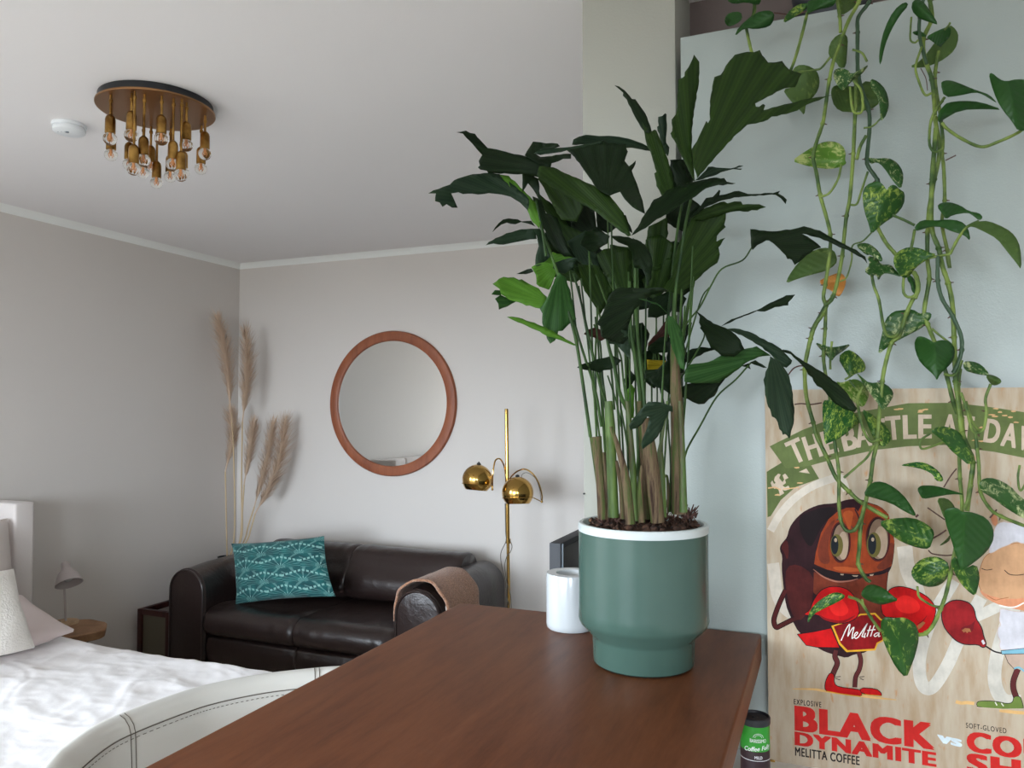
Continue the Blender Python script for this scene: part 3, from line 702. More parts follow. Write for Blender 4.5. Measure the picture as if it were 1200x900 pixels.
# ------------------------------------------------------------------ white leather tub chair
chair_px = [(47, 900), (70, 876), (119, 844), (196, 814.5), (245, 800), (308, 788), (371, 781), (400, 779)]
ZC = .80
crest = [onZ(x, y, ZC) for x, y in chair_px]
crest = [Vector((-1.02, .80, ZC - .10)), Vector((-1.25, .84, ZC - .05)), Vector((-1.37, .93, ZC - .012))] + crest + [Vector((-1.13, 1.93, ZC - .012)), Vector((-1.0, 1.97, ZC - .05)), Vector((-.90, 1.975, ZC - .10))]
path = spline(crest, 8); n = len(path)
cc = Vector((-1.12, 1.42, 0))
ch = empty('tub_chair', (-1.12, 1.42, 0), 'white leather tub chair with dark stitching, left of the walnut table', 'chair')
def inward(i):
    t = path[min(i + 1, n - 1)] - path[max(i - 1, 0)]; t.z = 0; t.normalize(); m_ = Vector((-t.y, t.x, 0))
    if m_.dot(cc - path[i]) < 0: m_ = -m_
    return m_
# profile: (inward offset, z drop below crest); the crest outline seen is the outer shoulder
profc = [(-.030, -.40), (-.032, -.20), (-.022, -.05), (-.012, -.016), (0, -.003), (.014, 0), (.032, -.006), (.046, -.020), (.052, -.036), (.050, -.0375), (.052, -.040), (.055, -.08), (.062, -.20), (.075, -.36), (.06, -.40)]
b = MB(); rows = []
for i in range(n):
    m_ = inward(i); base = path[i]
    rows.append([b.bm.verts.new(Vector((base.x, base.y, 0)) + m_ * o_ + Vector((0, 0, base.z + dz if dz > -.3 else .40 + (dz + .40)))) for o_, dz in profc])
for A, B in zip(rows, rows[1:]):
    for k in range(len(profc) - 1): b.bm.faces.new((A[k], A[k + 1], B[k + 1], B[k])).smooth = True
    b.bm.faces.new((A[-1], A[0], B[0], B[-1]))
b.bm.faces.new(rows[0]); b.bm.faces.new(list(reversed(rows[-1])))
b.build('backrest', M['white_leather'], ch)
def along(off, drop, i): m_ = inward(i); return Vector((path[i].x, path[i].y, path[i].z + drop)) + m_ * off
for off, drop in ((.0475, -.027), (.0535, -.0375), (.0545, -.048)):
    b = MB(); pts = [along(off, drop, i) for i in range(n)]
    fine = spline(pts, 5); k = 0
    if drop == -.0375: b.tube(pts, .0013, 5)
    else:
        while k < len(fine) - 3: b.tube(fine[k:k + 3], .0009, 4, cap=True); k += 4
    b.build('seam_stitching', M['stitch'], ch, 'dark brown stitched seam')
for tp in ((147, 849), (371, 785)):
    i = min(range(n), key=lambda q: (lambda pr: abs(pr))((onZ(tp[0], tp[1] - 8, ZC) - path[q]).length))
    for di in (-.006, .006):
        t = (path[i + 1] - path[i]).normalized() * di
        b = MB(); zz = [along(.016, .001, i), along(.033, -.0055, i), along(.047, -.020, i), along(.0533, -.037, i), along(.0562, -.08, i), along(.0632, -.20, i), along(.070, -.28, i)]
        b.tube([p + t for p in zz], .0011, 4); b.build('seam_stitching', M['stitch'], ch)
o = softbox('seat', (-1.10, 1.40, .44), (1, 0, 0), (0, 1, 0), (0, 0, 1), .27, .40, .055, M['white_leather'], 5, wr=.003); setpar(o, ch)
b = MB(); b.box((-1.36, 1.0, .36), (-.86, 1.80, .405), bevel=.02); b.build('seat_base', M['white_leather'], ch)
for sx in (-1.33, -.93):
    for sy in (1.03, 1.75):
        b = MB(); b.tube([(sx, sy, .37), (sx + (.02 if sx > -1.1 else -.02), sy + (.02 if sy > 1.4 else -.02), 0.0)], [.016, .011], 12); b.build('leg', M['walnut'], ch)

# ------------------------------------------------------------------ ceiling light and smoke detector
zp = H - .032
pc = onZ(183.5, 131.0, zp)
cl = empty('ceiling_light', (pc.x, pc.y, H), 'round brass ceiling light with clustered globe bulbs', 'ceiling light')
RP = .186
b = MB(); b.lathe([(0, -.0005), (RP - .008, -.0005), (RP - .008, -.024), (0, -.024)], (pc.x, pc.y, H), 72); b.build('mounting_ring', M['black_metal'], cl)
b = MB(); b.lathe([(0, 0), (RP, 0), (RP, -.004), (RP - .002, -.006), (0, -.006)], (pc.x, pc.y, H - .0245), 72); b.build('backplate', M['plate_brass'], cl)
bulbs = [(377, 470, .153), (427, 433, .135), (432, 525, 0), (546, 415, .13), (534, 578, 0), (615, 555, .206), (612, 625, 0), (715, 435, .133), (655, 595, 0), (688, 682, 0), (780, 578, .208), (765, 648, 0), (855, 470, .135), (838, 625, 0), (960, 520, .126), (938, 603, 0), (990, 575, .15)]
for (u, v, Lh) in bulbs:
    L_ = Lh or .135
    while True:
        zb = zp - L_; p = onZ(40 + u / 4.8, 70 + v / 4.8, zb); dv = Vector((p.x - pc.x, p.y - pc.y, 0))
        if dv.length < RP - .018 or L_ > .24: break
        L_ += .004
    if dv.length > RP - .018: dv = dv.normalized() * (RP - .018)
    x, y = pc.x + dv.x, pc.y + dv.y
    b = MB(); b.tube([(x, y, zp), (x, y, zb + .066)], .0040, 8); b.lathe([(.0042, -.006), (.006, -.004), (.006, .004), (.0042, .006)], (x, y, zp - .02), 10)
    b.lathe([(0, .072), (.006, .071), (.013, .064), (.0155, .055), (.0158, .012), (.014, .010), (0, .010)], (x, y, zb), 20)
    s = b.build('lamp_socket', M['old_brass'], cl)
    b = MB(); b.lathe([(0, -.021), (.008, -.0195), (.015, -.015), (.0195, -.008), (.021, 0), (.0195, .008), (.0145, .0135), (.012, .016)], (x, y, zb - .006), 24); g = b.build('bulb', M['clear_glass'], s)
    b = MB()
    b.lathe([(0, -.006), (.003, -.005), (.0035, .01), (.005, .016), (0, .016)], (x, y, zb - .004), 10)
    for k in range(4):
        a = k * math.pi / 2; b.tube([(x + .003 * math.cos(a), y + .003 * math.sin(a), zb + .004), (x + .009 * math.cos(a), y + .009 * math.sin(a), zb - .006), (x + .004 * math.cos(a), y + .004 * math.sin(a), zb - .014)], .0008, 4)
    b.build('filament', M['filament'], s)
sd = onZ(81, 149.5, H - .012)
sm_ = empty('smoke_detector', (sd.x, sd.y, H), 'white round smoke detector on the ceiling beside the brass light', 'smoke detector')
b = MB(); b.lathe([(0, -.0005), (.056, -.0005), (.057, -.004), (.056, -.012), (0, -.012)], (sd.x, sd.y, H), 40); b.build('base', M['plastic_white'], sm_)
b = MB(); b.lathe([(0, -.0121), (.051, -.0121), (.054, -.018), (.053, -.028), (.047, -.033), (0, -.035)], (sd.x, sd.y, H), 40); o = b.build('cover', M['plastic_white'], sm_)
b = MB(); b.lathe([(.006, -.034), (.006, -.037), (0, -.0375)], (sd.x + .01, sd.y - .015, H), 12)
for k in range(4): b.sphere((sd.x - .02 + .012 * k, sd.y - .028 + .004 * k, H - .0335), .0018, sub=1)
b.build('test_button', M['steel_trim'], o)

# ------------------------------------------------------------------ green pot and the palm
Z0 = Vector.dot(onZ(755, 776, ZT) - CAM, FH); pb = onZ(754, 776, ZT)
palm = empty('potted_fishtail_palm', (pb.x, pb.y, ZT), 'large potted palm with ragged dark leaves in a sage green pot on the walnut table', 'potted plant')
zr_ = at(750, 612, Z0).z - ZT; RR = .1175
b = MB()
pr = [(0, .0005), (.086, .0005), (.0905, .004), (.0915, .012), (.0925, .046), (.094, .052), (.115, .073), (.1185, .082), (.1175, .10), (RR, zr_ - .018), (RR, zr_ - .0145)]
b.lathe(pr + [(RR - .012, zr_ - .0145), (RR - .013, .09), (0, .08)], (pb.x, pb.y, ZT), 96); pot = b.build('pot', M['pot_green'], palm)
b = MB(); b.lathe([(RR + .0006, zr_ - .0146), (RR + .0012, zr_ - .003), (RR - .001, zr_), (RR - .007, zr_), (RR - .009, zr_ - .003), (RR - .010, zr_ - .03), (RR - .012, zr_ - .03), (RR - .0119, zr_ - .0146)], (pb.x, pb.y, ZT), 96); b.build('rim', M['pot_rim'], pot)
b = MB(); zs = ZT + zr_ - .012
def soilf(u, v):
    a = u * 2 * math.pi; r = v * (RR - .0112); x = pb.x + r * math.cos(a); y = pb.y + r * math.sin(a)
    return Vector((x, y, zs + (.012 * noise.noise(Vector((x * 30, y * 30, 0))) + .008 * noise.noise(Vector((x * 90, y * 90, 3))) + .008) * (1 - v ** 6)))
b.grid(soilf, 72, 22, wrap=True)
rnd = random.Random(11)
for k in range(150):
    a = rnd.uniform(0, 6.28); r = (RR - .02) * math.sqrt(rnd.random()); x, y = pb.x + r * math.cos(a), pb.y + r * math.sin(a)
    s = rnd.uniform(.003, .007); b.sphere((x, y, zs + .012), s, sub=1, scale=(rnd.uniform(.6, 1.6), rnd.uniform(.6, 1.6), rnd.uniform(.5, 1.2)))
for k in range(70):
    a = rnd.uniform(0, 6.28); r = (RR - .03) * math.sqrt(rnd.random()); x, y = pb.x + r * math.cos(a), pb.y + r * math.sin(a); a2 = rnd.uniform(0, 6.28); L = rnd.uniform(.008, .022)
    b.tube([(x, y, zs + .012), (x + L * math.cos(a2) * .5, y + L * math.sin(a2) * .5, zs + .018 + rnd.random() * .008), (x + L * math.cos(a2), y + L * math.sin(a2), zs + .014)], .0009, 4)
tag(b.build('soil', M['soil'], palm), kind='stuff')

CR = dict(A=(500, 140, 7.5), B=(640, 90, 7.5), C=(780, 50, 6.6667), D=(560, 230, 7.5), E=(640, 180, 7.5), F=(770, 170, 7.5), G=(570, 310, 7.5), H=(690, 270, 7.5), I=(660, 370, 7.5),
          J=(720, 440, 7.5), K=(780, 330, 7.5), L=(870, 250, 7.5), M=(860, 400, 7.5), N=(680, 500, 7.5),
          O=(840, 0, 6.6667), P=(1020, 0, 6.6667), Q=(900, 120, 6.6667), R=(1020, 120, 6.6667), S=(900, 250, 6.6667), T=(1020, 230, 6.6667), U=(920, 380, 7.5), V=(1020, 350, 6.6667),
          W=(940, 440, 7.5), X=(1060, 470, 8.571), Y=(930, 550, 6.6667), Z=(1040, 560, 7.5), a=(930, 660, 6.6667), b=(890, 580, 6.6667), c=(890, 690, 6.6667), d=(1060, 690, 8.571),
          e=(920, 800, 4.286), f=(1120, 760, 9.0), g=(880, 580, 2.8125), h=(890, 470, 6.923))
def px(key, pts): x0, y0, s = CR[key]; return [(x0 + x / s, y0 + y / s) for x, y in pts]
def chaikin(p, it=1):
    for _ in range(it):
        o = []
        for i in range(len(p)):
            a, b_ = p[i], p[(i + 1) % len(p)]
            o += [(a[0] * .75 + b_[0] * .25, a[1] * .75 + b_[1] * .25), (a[0] * .25 + b_[0] * .75, a[1] * .25 + b_[1] * .75)]
        p = o
    return p
def inside(p, poly):
    x, y = p; c = False; n = len(poly)
    for i in range(n):
        x1_, y1_ = poly[i]; x2_, y2_ = poly[i - 1]
        if (y1_ > y) != (y2_ > y) and x < (x2_ - x1_) * (y - y1_) / (y2_ - y1_) + x1_: c = not c
    return c
def simple_clean(p):
    q = []
    for v in p:
        if not q or math.hypot(v[0] - q[-1][0], v[1] - q[-1][1]) > .35: q.append(v)
    if math.hypot(q[0][0] - q[-1][0], q[0][1] - q[-1][1]) < .35: q.pop()
    return q
def leaf(name, outline, m, parent, Z0, base, tip, gx=0., gy=0., bend=0., fold=0., pleat=0., npl=14, jag=0., smooth=0, ymax=1.64, step=4.5, kind='palm', seed=0, thick=.0007, label=None):
    """blade whose outline is spread on a curved, tilted surface; every point keeps its own distance"""
    rnd = random.Random(seed)
    if smooth: outline = chaikin(outline, smooth)
    o = []
    for i in range(len(outline)):
        p, q = outline[i], outline[(i + 1) % len(outline)]; L = math.hypot(q[0] - p[0], q[1] - p[1]); k = max(1, int(L / step))
        for j in range(k):
            t = j / k; x = p[0] + (q[0] - p[0]) * t; y = p[1] + (q[1] - p[1]) * t
            if j and jag and L > 3: nx_, ny_ = -(q[1] - p[1]) / L, (q[0] - p[0]) / L; w = rnd.uniform(-1, 1) * jag; x += nx_ * w; y += ny_ * w
            o.append((x, y))
    o = simple_clean(o)
    xs_ = [p[0] for p in o]; ys_ = [p[1] for p in o]; cx = sum(xs_) / len(o); cy = sum(ys_) / len(o)
    size = max(max(xs_) - min(xs_), max(ys_) - min(ys_)); g = max(2.2, min(step, size / 10))
    pts = list(o); y = min(ys_) + g / 2; row = 0
    while y < max(ys_):
        x = min(xs_) + (g / 2 if row % 2 else 0)
        while x < max(xs_):
            if inside((x, y), o) and min((x - a) ** 2 + (y - c_) ** 2 for a, c_ in o) > (g * .55) ** 2: pts.append((x, y))
            x += g
        y += g * .87; row += 1
    edges = [(i, (i + 1) % len(o)) for i in range(len(o))]
    r = geometry.delaunay_2d_cdt([Vector(p) for p in pts], edges, [], 1, 1e-4)
    vs2, fs2 = r[0], r[2]
    dx, dy = tip[0] - base[0], tip[1] - base[1]; L = math.hypot(dx, dy); ux, uy = dx / L, dy / L
    me = bpy.data.meshes.new(name); co = []; uvs = []
    for v in vs2:
        rx, ry = v.x - base[0], v.y - base[1]; u = (rx * ux + ry * uy) / L; w = (-rx * uy + ry * ux) / L
        z = Z0 + gx * (v.x - cx) / 100 + gy * (v.y - cy) / 100 + bend * (u - .45) ** 2 + fold * abs(w)
        ang = math.atan2(w, max(u, 0) + .12)
        if pleat: z += pleat * math.sin(ang * npl) * min(1, max(0, u) * 2 + .1)
        z += .004 * noise.noise(Vector((v.x * .02, v.y * .02, seed)))
        d = ray(v.x, v.y); p = CAM + d * z
        if p.y > ymax: p = CAM + d * (ymax / d.y)
        co.append(p); uvs.append((ang, math.hypot(u, w)) if kind == 'palm' else (u, w))
    me.from_pydata(co, [], [list(f) for f in fs2]); uvl = me.uv_layers.new(name='UVMap')
    for lp in me.loops: uvl.data[lp.index].uv = uvs[lp.vertex_index]
    for p_ in me.polygons: p_.use_smooth = True
    ob = link(name, me, None, [m]); setpar(ob, parent)
    s = ob.modifiers.new('thickness', 'SOLIDIFY'); s.thickness = thick; s.offset = 0
    if label: ob['label'] = label
    return ob
# palm leaves: crop, outline, material, distance offset, base (px in crop), tip (px in crop), tilt x, tilt y, bend
PL = [
 ('E', [(60, 520), (180, 400), (330, 380), (420, 520), (400, 720), (260, 820), (100, 700)], 'd', .10, (260, 860), (300, 380), .02, -.03, .05),
 ('E', [(430, 480), (520, 560), (700, 540), (760, 700), (640, 640), (540, 700), (450, 660)], 'd', .12, (600, 740), (440, 480), .0, .03, .05),
 ('D', [(560, 200), (760, 120), (900, 220), (980, 420), (860, 500), (700, 420)], 'd', .09, (800, 500), (640, 160), .02, .03, .05),
 ('D', [(600, 560), (760, 520), (900, 560), (960, 700), (860, 760), (760, 740), (640, 700)], 'g', .10, (900, 760), (620, 560), .02, .03, .05),
 ('H', [(380, 180), (560, 160), (620, 300), (560, 480), (440, 470), (380, 330)], 'd', .10, (470, 520), (480, 160), .02, -.03, .05),
 ('H', [(620, 120), (760, 90), (900, 140), (900, 360), (780, 480), (660, 420)], 'd', .10, (700, 500), (800, 100), .02, -.03, .05),
 ('H', [(250, 470), (420, 440), (560, 480), (640, 560), (560, 680), (440, 700), (330, 640)], 'd', .06, (560, 700), (280, 480), .02, .03, .05),
 ('H', [(640, 560), (780, 540), (860, 600), (800, 720), (700, 700)], 'd', .08, (660, 720), (840, 580), .02, .03, .05),
 ('I', [(560, 100), (700, 60), (760, 160), (720, 330), (620, 360), (580, 240)], 'd', .08, (640, 380), (680, 60), .02, .03, .05),
 ('I', [(680, 330), (760, 300), (900, 360), (900, 560), (800, 640), (700, 560)], 'd', .08, (720, 620), (860, 340), .02, .03, .05),
 ('K', [(20, 520), (150, 480), (190, 640), (160, 800), (60, 820), (10, 700)], 'd', .07, (90, 840), (100, 480), .02, .03, .05),
 ('F', [(120, 130), (260, 120), (330, 300), (250, 420), (140, 420), (90, 300)], 'd', .06, (200, 440), (200, 130), .02, -.03, .05),
 ('F', [(80, 480), (300, 470), (420, 560), (380, 700), (220, 760), (80, 680)], 'd', .08, (120, 760), (400, 540), .02, .03, .05),
 ('E', [(-20, 700), (160, 640), (330, 700), (480, 840), (560, 900), (540, 1040), (300, 1060), (60, 960)], 'd', .09, (560, 1080), (0, 720), .02, .03, .05),
 ('E', [(560, 800), (700, 820), (860, 820), (1000, 900), (980, 1080), (760, 1140), (600, 1060)], 'g', .10, (760, 1160), (760, 820), .02, -.03, .05),
 ('H', [(560, 300), (700, 240), (860, 320), (900, 460), (760, 560), (600, 520)], 'g', .06, (620, 600), (840, 300), .02, -.03, .05),
 ('G', [(760, 30), (900, 0), (1050, 120), (1140, 260), (1100, 420), (1000, 380), (880, 240)], 'g', .06, (1140, 440), (800, 20), .02, .03, .05),
 ('E', [(-90, 330), (60, 450), (200, 640), (340, 700), (400, 850), (300, 930), (180, 800), (20, 560)], 'g', .05, (350, 900), (-60, 380), .02, .02, .05),
 ('E', [(180, 370), (420, 470), (440, 640), (540, 720), (520, 800), (340, 880), (220, 640)], 'd', .07, (500, 820), (200, 380), .0, .03, .05),
 ('D', [(780, 400), (950, 300), (1040, 500), (1080, 700), (980, 640), (870, 560)], 's', .03, (850, 380), (1060, 680), .02, .04, .05),
 ('E', [(760, 740), (870, 800), (900, 640), (1060, 560), (1075, 700), (1030, 800), (1010, 1010), (890, 1030), (820, 900)], 'g', .06, (950, 1050), (980, 600), .03, -.03, .05),
 ('H', [(520, 60), (640, 40), (745, 120), (745, 300), (690, 500), (600, 620), (500, 560), (470, 430), (545, 360)], 'g', .05, (540, 700), (640, 80), .03, -.03, .04),
 ('H', [(60, 210), (130, 165), (200, 160), (265, 172), (330, 150), (368, 180), (380, 300), (372, 500), (300, 530), (210, 520), (140, 400)], 'g', .04, (330, 640), (180, 170), .02, -.04, .04),
 ('G', [(800, -10), (980, 10), (1060, 120), (1120, 210), (1060, 310), (1000, 440), (930, 330), (860, 230)], 'g', .03, (1080, 480), (860, 20), .03, .04, .05),
 ('A', [(975, 520), (1080, 430), (1300, 520), (1380, 760), (1320, 900), (1180, 880), (1110, 760), (1030, 600)], 'g', .02, (1350, 980), (1000, 520), -.03, .03, .05),
 ('H', [(560, 600), (700, 530), (920, 450), (905, 520), (800, 600), (760, 640), (720, 720), (600, 770), (520, 765), (520, 700)], 'd', .03, (540, 740), (900, 470), .03, .02, .06),
 ('H', [(745, 250), (800, 100), (900, -100), (1100, -150), (1205, -155), (1203, -100), (1190, -50), (1203, -30), (1125, 50), (1122, 98), (1200, 65), (1140, 150), (1152, 210), (1130, 285), (1040, 350), (955, 430), (880, 500), (800, 560), (650, 525), (730, 400)], 'g', .02, (680, 560), (1190, 0), .05, -.03, .05),
 ('D', [(480, 0), (560, 30), (600, 150), (700, 190), (760, 360), (833, 535), (760, 530), (690, 470), (620, 380), (590, 300), (540, 250), (500, 120)], 'd', -.01, (500, -20), (833, 535), .02, .06, .06),
 ('D', [(495, 285), (545, 285), (645, 525), (600, 565), (540, 608), (505, 615), (510, 520), (535, 440), (525, 385)], 's', -.03, (515, 280), (530, 610), .03, .05, .06),
 ('D', [(575, 580), (660, 490), (760, 520), (835, 538), (760, 600), (680, 610)], 'b', .01, (560, 600), (830, 530), .02, .02, .03),
 ('D', [(680, 582), (790, 545), (872, 543), (842, 620), (760, 682), (700, 662), (660, 630)], 's', -.03, (690, 640), (870, 545), .03, .04, .05),
 ('D', [(340, 682), (400, 657), (470, 635), (490, 662), (420, 684)], 'd', .0, (490, 650), (340, 682), .0, .05, .03),
 ('D', [(470, 622), (570, 582), (680, 588), (702, 640), (655, 760), (625, 822), (540, 792), (515, 770), (510, 690)], 'b', -.03, (700, 600), (530, 790), .04, .05, .05),
 ('G', [(45, 262), (75, 225), (120, 228), (130, 270), (200, 300), (262, 325), (180, 370), (110, 396), (105, 345), (75, 300), (120, 270)], 'f', -.02, (520, 340), (80, 320), .03, .06, .04),
 ('G', [(55, 170), (85, 150), (110, 125), (150, 108), (190, 115), (240, 112), (285, 135), (310, 130), (370, 168), (460, 210), (532, 285), (520, 345), (480, 388), (430, 380), (380, 360), (350, 362), (280, 330), (200, 310), (130, 262), (115, 212)], 'b', -.05, (530, 330), (60, 170), .05, -.08, .05),
 ('G', [(600, 130), (640, 70), (700, 120), (742, 250), (772, 400), (790, 480), (722, 528), (690, 560), (670, 582), (632, 585), (620, 640), (602, 668), (560, 696), (532, 650), (520, 600), (490, 510), (492, 430), (470, 390), (540, 280)], 'f', -.06, (640, 70), (590, 690), .03, .06, .07),
 ('G', [(180, 460), (225, 458), (280, 466), (420, 510), (520, 552), (640, 620), (792, 708), (770, 712), (620, 655), (540, 632), (490, 605), (470, 588), (380, 552), (240, 490)], 'b', -.07, (790, 708), (180, 460), .05, -.03, .03),
 ('D', [(70, 430), (95, 402), (250, 325), (380, 290), (502, 285), (518, 375), (460, 378), (400, 390), (350, 400), (290, 412), (225, 425), (140, 415)], 's', -.04, (520, 320), (70, 430), .06, -.02, .06),
 ('D', [(128, 315), (155, 270), (185, 235), (220, 205), (270, 195), (350, 203), (385, 222), (470, 215), (505, 265), (440, 240), (380, 226), (330, 246), (255, 232), (205, 250), (160, 285)], 'd', -.03, (500, 250), (128, 315), .04, .0, .05),
 ('A', [(15, 650), (60, 622), (110, 608), (205, 572), (240, 535), (320, 505), (400, 482), (540, 470), (640, 480), (720, 540), (840, 640), (900, 700), (890, 800), (820, 730), (740, 680), (620, 655), (545, 648), (450, 660), (400, 652), (320, 656), (280, 640), (215, 650), (245, 715), (272, 776), (225, 776), (175, 745), (140, 768), (115, 730), (75, 718), (82, 650)], 's', -.10, (960, 800), (20, 650), .06, .02, .09),
 ('A', [(640, 485), (720, 495), (850, 620), (960, 740), (1005, 900), (990, 960), (930, 900), (870, 770), (760, 620)], 'b', -.07, (980, 960), (650, 485), .04, .02, .04),
 ('A', [(840, 470), (900, 480), (980, 520), (1000, 700), (985, 705), (940, 620), (890, 560), (840, 640)], 'd', -.08, (940, 480), (990, 700), .02, .04, .04),
 ('A', [(862, 315), (880, 280), (935, 195), (1000, 200), (1050, 210), (1150, 212), (1172, 235), (1100, 258), (1000, 265), (950, 300), (1000, 330), (1270, 300), (1268, 345), (1200, 345), (1115, 380), (1000, 400)], 'd', -.09, (1000, 420), (1160, 230), .02, -.06, .05),
 ('A', [(940, 300), (980, 272), (1100, 258), (1300, 235), (1480, 205), (1562, 180), (1530, 212), (1350, 245), (1150, 290), (1000, 312)], 's', -.13, (1560, 180), (940, 300), .04, .05, .03),
 ('B', [(228, 597), (240, 550), (290, 525), (350, 510), (500, 520), (600, 522), (680, 535), (800, 570), (890, 610), (915, 652), (800, 632), (700, 625), (500, 600), (400, 598)], 's', .02, (915, 640), (228, 590), .05, .05, .06),
 ('B', [(603, 75), (640, 85), (690, 120), (755, 195), (785, 198), (820, 250), (870, 320), (925, 470), (900, 500), (850, 465), (760, 310), (710, 200), (675, 165), (678, 140)], 'd', -.02, (900, 490), (605, 75), .02, -.05, .05),
 ('B', [(985, 352), (1020, 345), (1045, 320), (1058, 330), (1062, 420), (1055, 580), (1082, 620), (1072, 700), (1040, 660), (1000, 540), (975, 440), (990, 430)], 's', .03, (1070, 700), (1040, 322), .0, -.04, .04),
 ('B', [(845, 400), (872, 442), (930, 478), (950, 465), (968, 470), (1010, 570), (1060, 700), (1110, 880), (1130, 1010), (1090, 1100), (1030, 1070), (970, 960), (950, 850), (970, 835), (930, 700), (880, 580)], 'g', -.04, (1110, 1120), (850, 410), .03, -.05, .05),
 ('B', [(1090, 730), (1180, 725), (1250, 880), (1260, 1000), (1150, 980)], 'd', .03, (1250, 1000), (1100, 730), .0, -.02, .02),
 ('E', [(175, -35), (350, -80), (510, -112), (545, -90), (600, -92), (640, -78), (700, -86), (705, -40), (718, -18), (700, 30), (690, 65), (728, 112), (787, 62), (785, 90), (752, 150), (800, 270), (850, 420), (868, 528), (760, 470), (690, 400), (650, 335), (560, 370), (490, 335), (440, 300), (330, 140), (250, 30)], 'd', -.06, (520, 380), (560, -100), .02, -.09, .05),
 ('C', [(222, 94), (240, 120), (262, 150), (263, 210), (258, 330), (232, 470), (212, 600), (203, 800), (215, 900), (232, 1100), (180, 1000), (95, 820), (38, 708), (52, 690), (48, 600), (80, 560), (92, 500), (98, 290), (130, 275), (148, 262), (150, 230), (180, 190)], 'g', -.02, (225, 1100), (222, 94), .03, -.04, .05),
 ('C', [(205, 830), (245, 770), (262, 730), (300, 650), (318, 612), (330, 630), (348, 598), (345, 520), (350, 430), (365, 340), (382, 268), (430, 252), (470, 180), (500, 140), (540, 95), (600, 80), (640, 72), (690, 75), (735, 58), (755, 100), (770, 115), (800, 155), (850, 155), (910, 143), (935, 180), (965, 210), (1062, 245), (1012, 348), (960, 352), (900, 370), (800, 420), (700, 475), (705, 500), (730, 502), (760, 478), (778, 490), (765, 527), (900, 490), (1100, 440), (1200, 425), (1295, 410), (1200, 450), (1080, 495), (1030, 530), (980, 545), (870, 575), (830, 577), (800, 602), (765, 617), (640, 640), (560, 710), (400, 880), (300, 1000), (250, 1060), (215, 960)], 'g', -.05, (230, 1050), (780, 120), .05, -.07, .08),
 ('F', [(400, 250), (450, 190), (560, 200), (650, 205), (720, 180), (756, 183), (690, 205), (747, 208), (735, 218), (670, 210), (610, 225), (560, 240), (520, 262), (480, 275), (400, 300), (330, 312), (360, 290)], 's', .03, (330, 310), (740, 185), .05, .03, .05),
 ('F', [(280, 655), (330, 590), (380, 540), (430, 465), (490, 455), (545, 393), (556, 402), (547, 440), (640, 420), (680, 405), (720, 403), (800, 430), (1020, 422), (1080, 403), (1065, 425), (1110, 450), (1140, 480), (1130, 518), (1090, 470), (1040, 437), (830, 447), (680, 460), (560, 490), (420, 550), (330, 620)], 'd', .0, (280, 655), (1080, 410), .05, .03, .05),
 ('F', [(290, 650), (430, 550), (560, 500), (590, 495), (620, 512), (680, 495), (738, 497), (752, 522), (800, 518), (900, 520), (957, 545), (905, 560), (880, 574), (830, 572), (800, 586), (690, 582), (600, 602), (400, 660)], 'g', .02, (290, 660), (955, 545), .05, .04, .05),
 ('E', [(-60, 110), (60, 120), (200, 185), (420, 280), (560, 370), (680, 520), (745, 720), (718, 728), (600, 640), (420, 500), (200, 380), (60, 300), (-80, 200)], 'g', -.09, (735, 725), (-60, 150), .03, -.04, .10),
 ('A', [(262, 112), (300, 108), (345, 98), (380, 118), (425, 126), (470, 180), (535, 250), (610, 262), (700, 285), (870, 325), (1100, 375), (1085, 470), (1000, 515), (840, 480), (720, 478), (540, 472), (530, 452), (470, 440), (450, 420), (468, 405), (458, 365), (488, 312), (440, 260), (380, 190), (320, 125)], 'd', -.12, (1120, 430), (300, 110), .05, .04, .07),
 ('F', [(-225, 795), (-170, 720), (-110, 610), (-30, 480), (50, 440), (80, 400), (210, 350), (330, 322), (470, 290), (520, 285), (560, 295), (590, 290), (612, 322), (690, 337), (660, 345), (620, 343), (580, 355), (540, 350), (480, 365), (430, 380), (340, 450), (200, 530), (100, 600), (0, 650), (-100, 730)], 'd', -.10, (-215, 795), (690, 337), .04, -.07, .08),
 ('H', [(190, 45), (350, 58), (460, 100), (500, 140), (540, 200), (562, 300), (550, 420), (512, 500), (500, 400), (470, 340), (400, 330), (385, 250), (380, 190), (340, 135), (260, 105)], 'd', -.10, (370, 60), (510, 500), .03, .05, .08),
 ('E', [(340, 690), (430, 665), (560, 725), (540, 790), (470, 830), (440, 870), (380, 860), (300, 800)], 'd', -.06, (570, 730), (320, 800), .03, .03, .05),
 ('H', [(70, 820), (120, 740), (180, 570), (235, 515), (290, 502), (360, 500), (520, 508), (640, 500), (700, 530), (560, 562), (480, 620), (400, 700), (365, 790), (340, 860), (330, 910), (350, 945), (300, 1000), (200, 980), (110, 930), (100, 845)], 'd', -.13, (660, 520), (100, 900), .05, .05, .09),
 ('I', [(320, 100), (430, 120), (560, 130), (585, 260), (592, 385), (540, 330), (470, 255), (400, 245)], 's', -.12, (560, 60), (590, 380), .02, .05, .05),
 ('I', [(180, 160), (225, 120), (270, 105), (330, 120), (372, 200), (335, 222), (270, 190), (220, 182)], 'k', .03, (360, 160), (180, 160), .03, .02, .03),
 ('I', [(745, 240), (840, 130), (915, 30), (935, 120), (930, 200), (800, 250), (745, 275)], 'k', .05, (740, 260), (920, 40), .03, .02, .03),
 ('I', [(745, 270), (850, 190), (905, 180), (960, 200), (985, 300), (900, 325), (800, 335), (740, 300)], 'd', .03, (960, 260), (745, 280), .03, .02, .03),
 ('I', [(735, 385), (830, 392), (905, 395), (880, 500), (800, 490), (740, 470)], 'y', .02, (940, 440), (740, 400), .03, .02, .03),
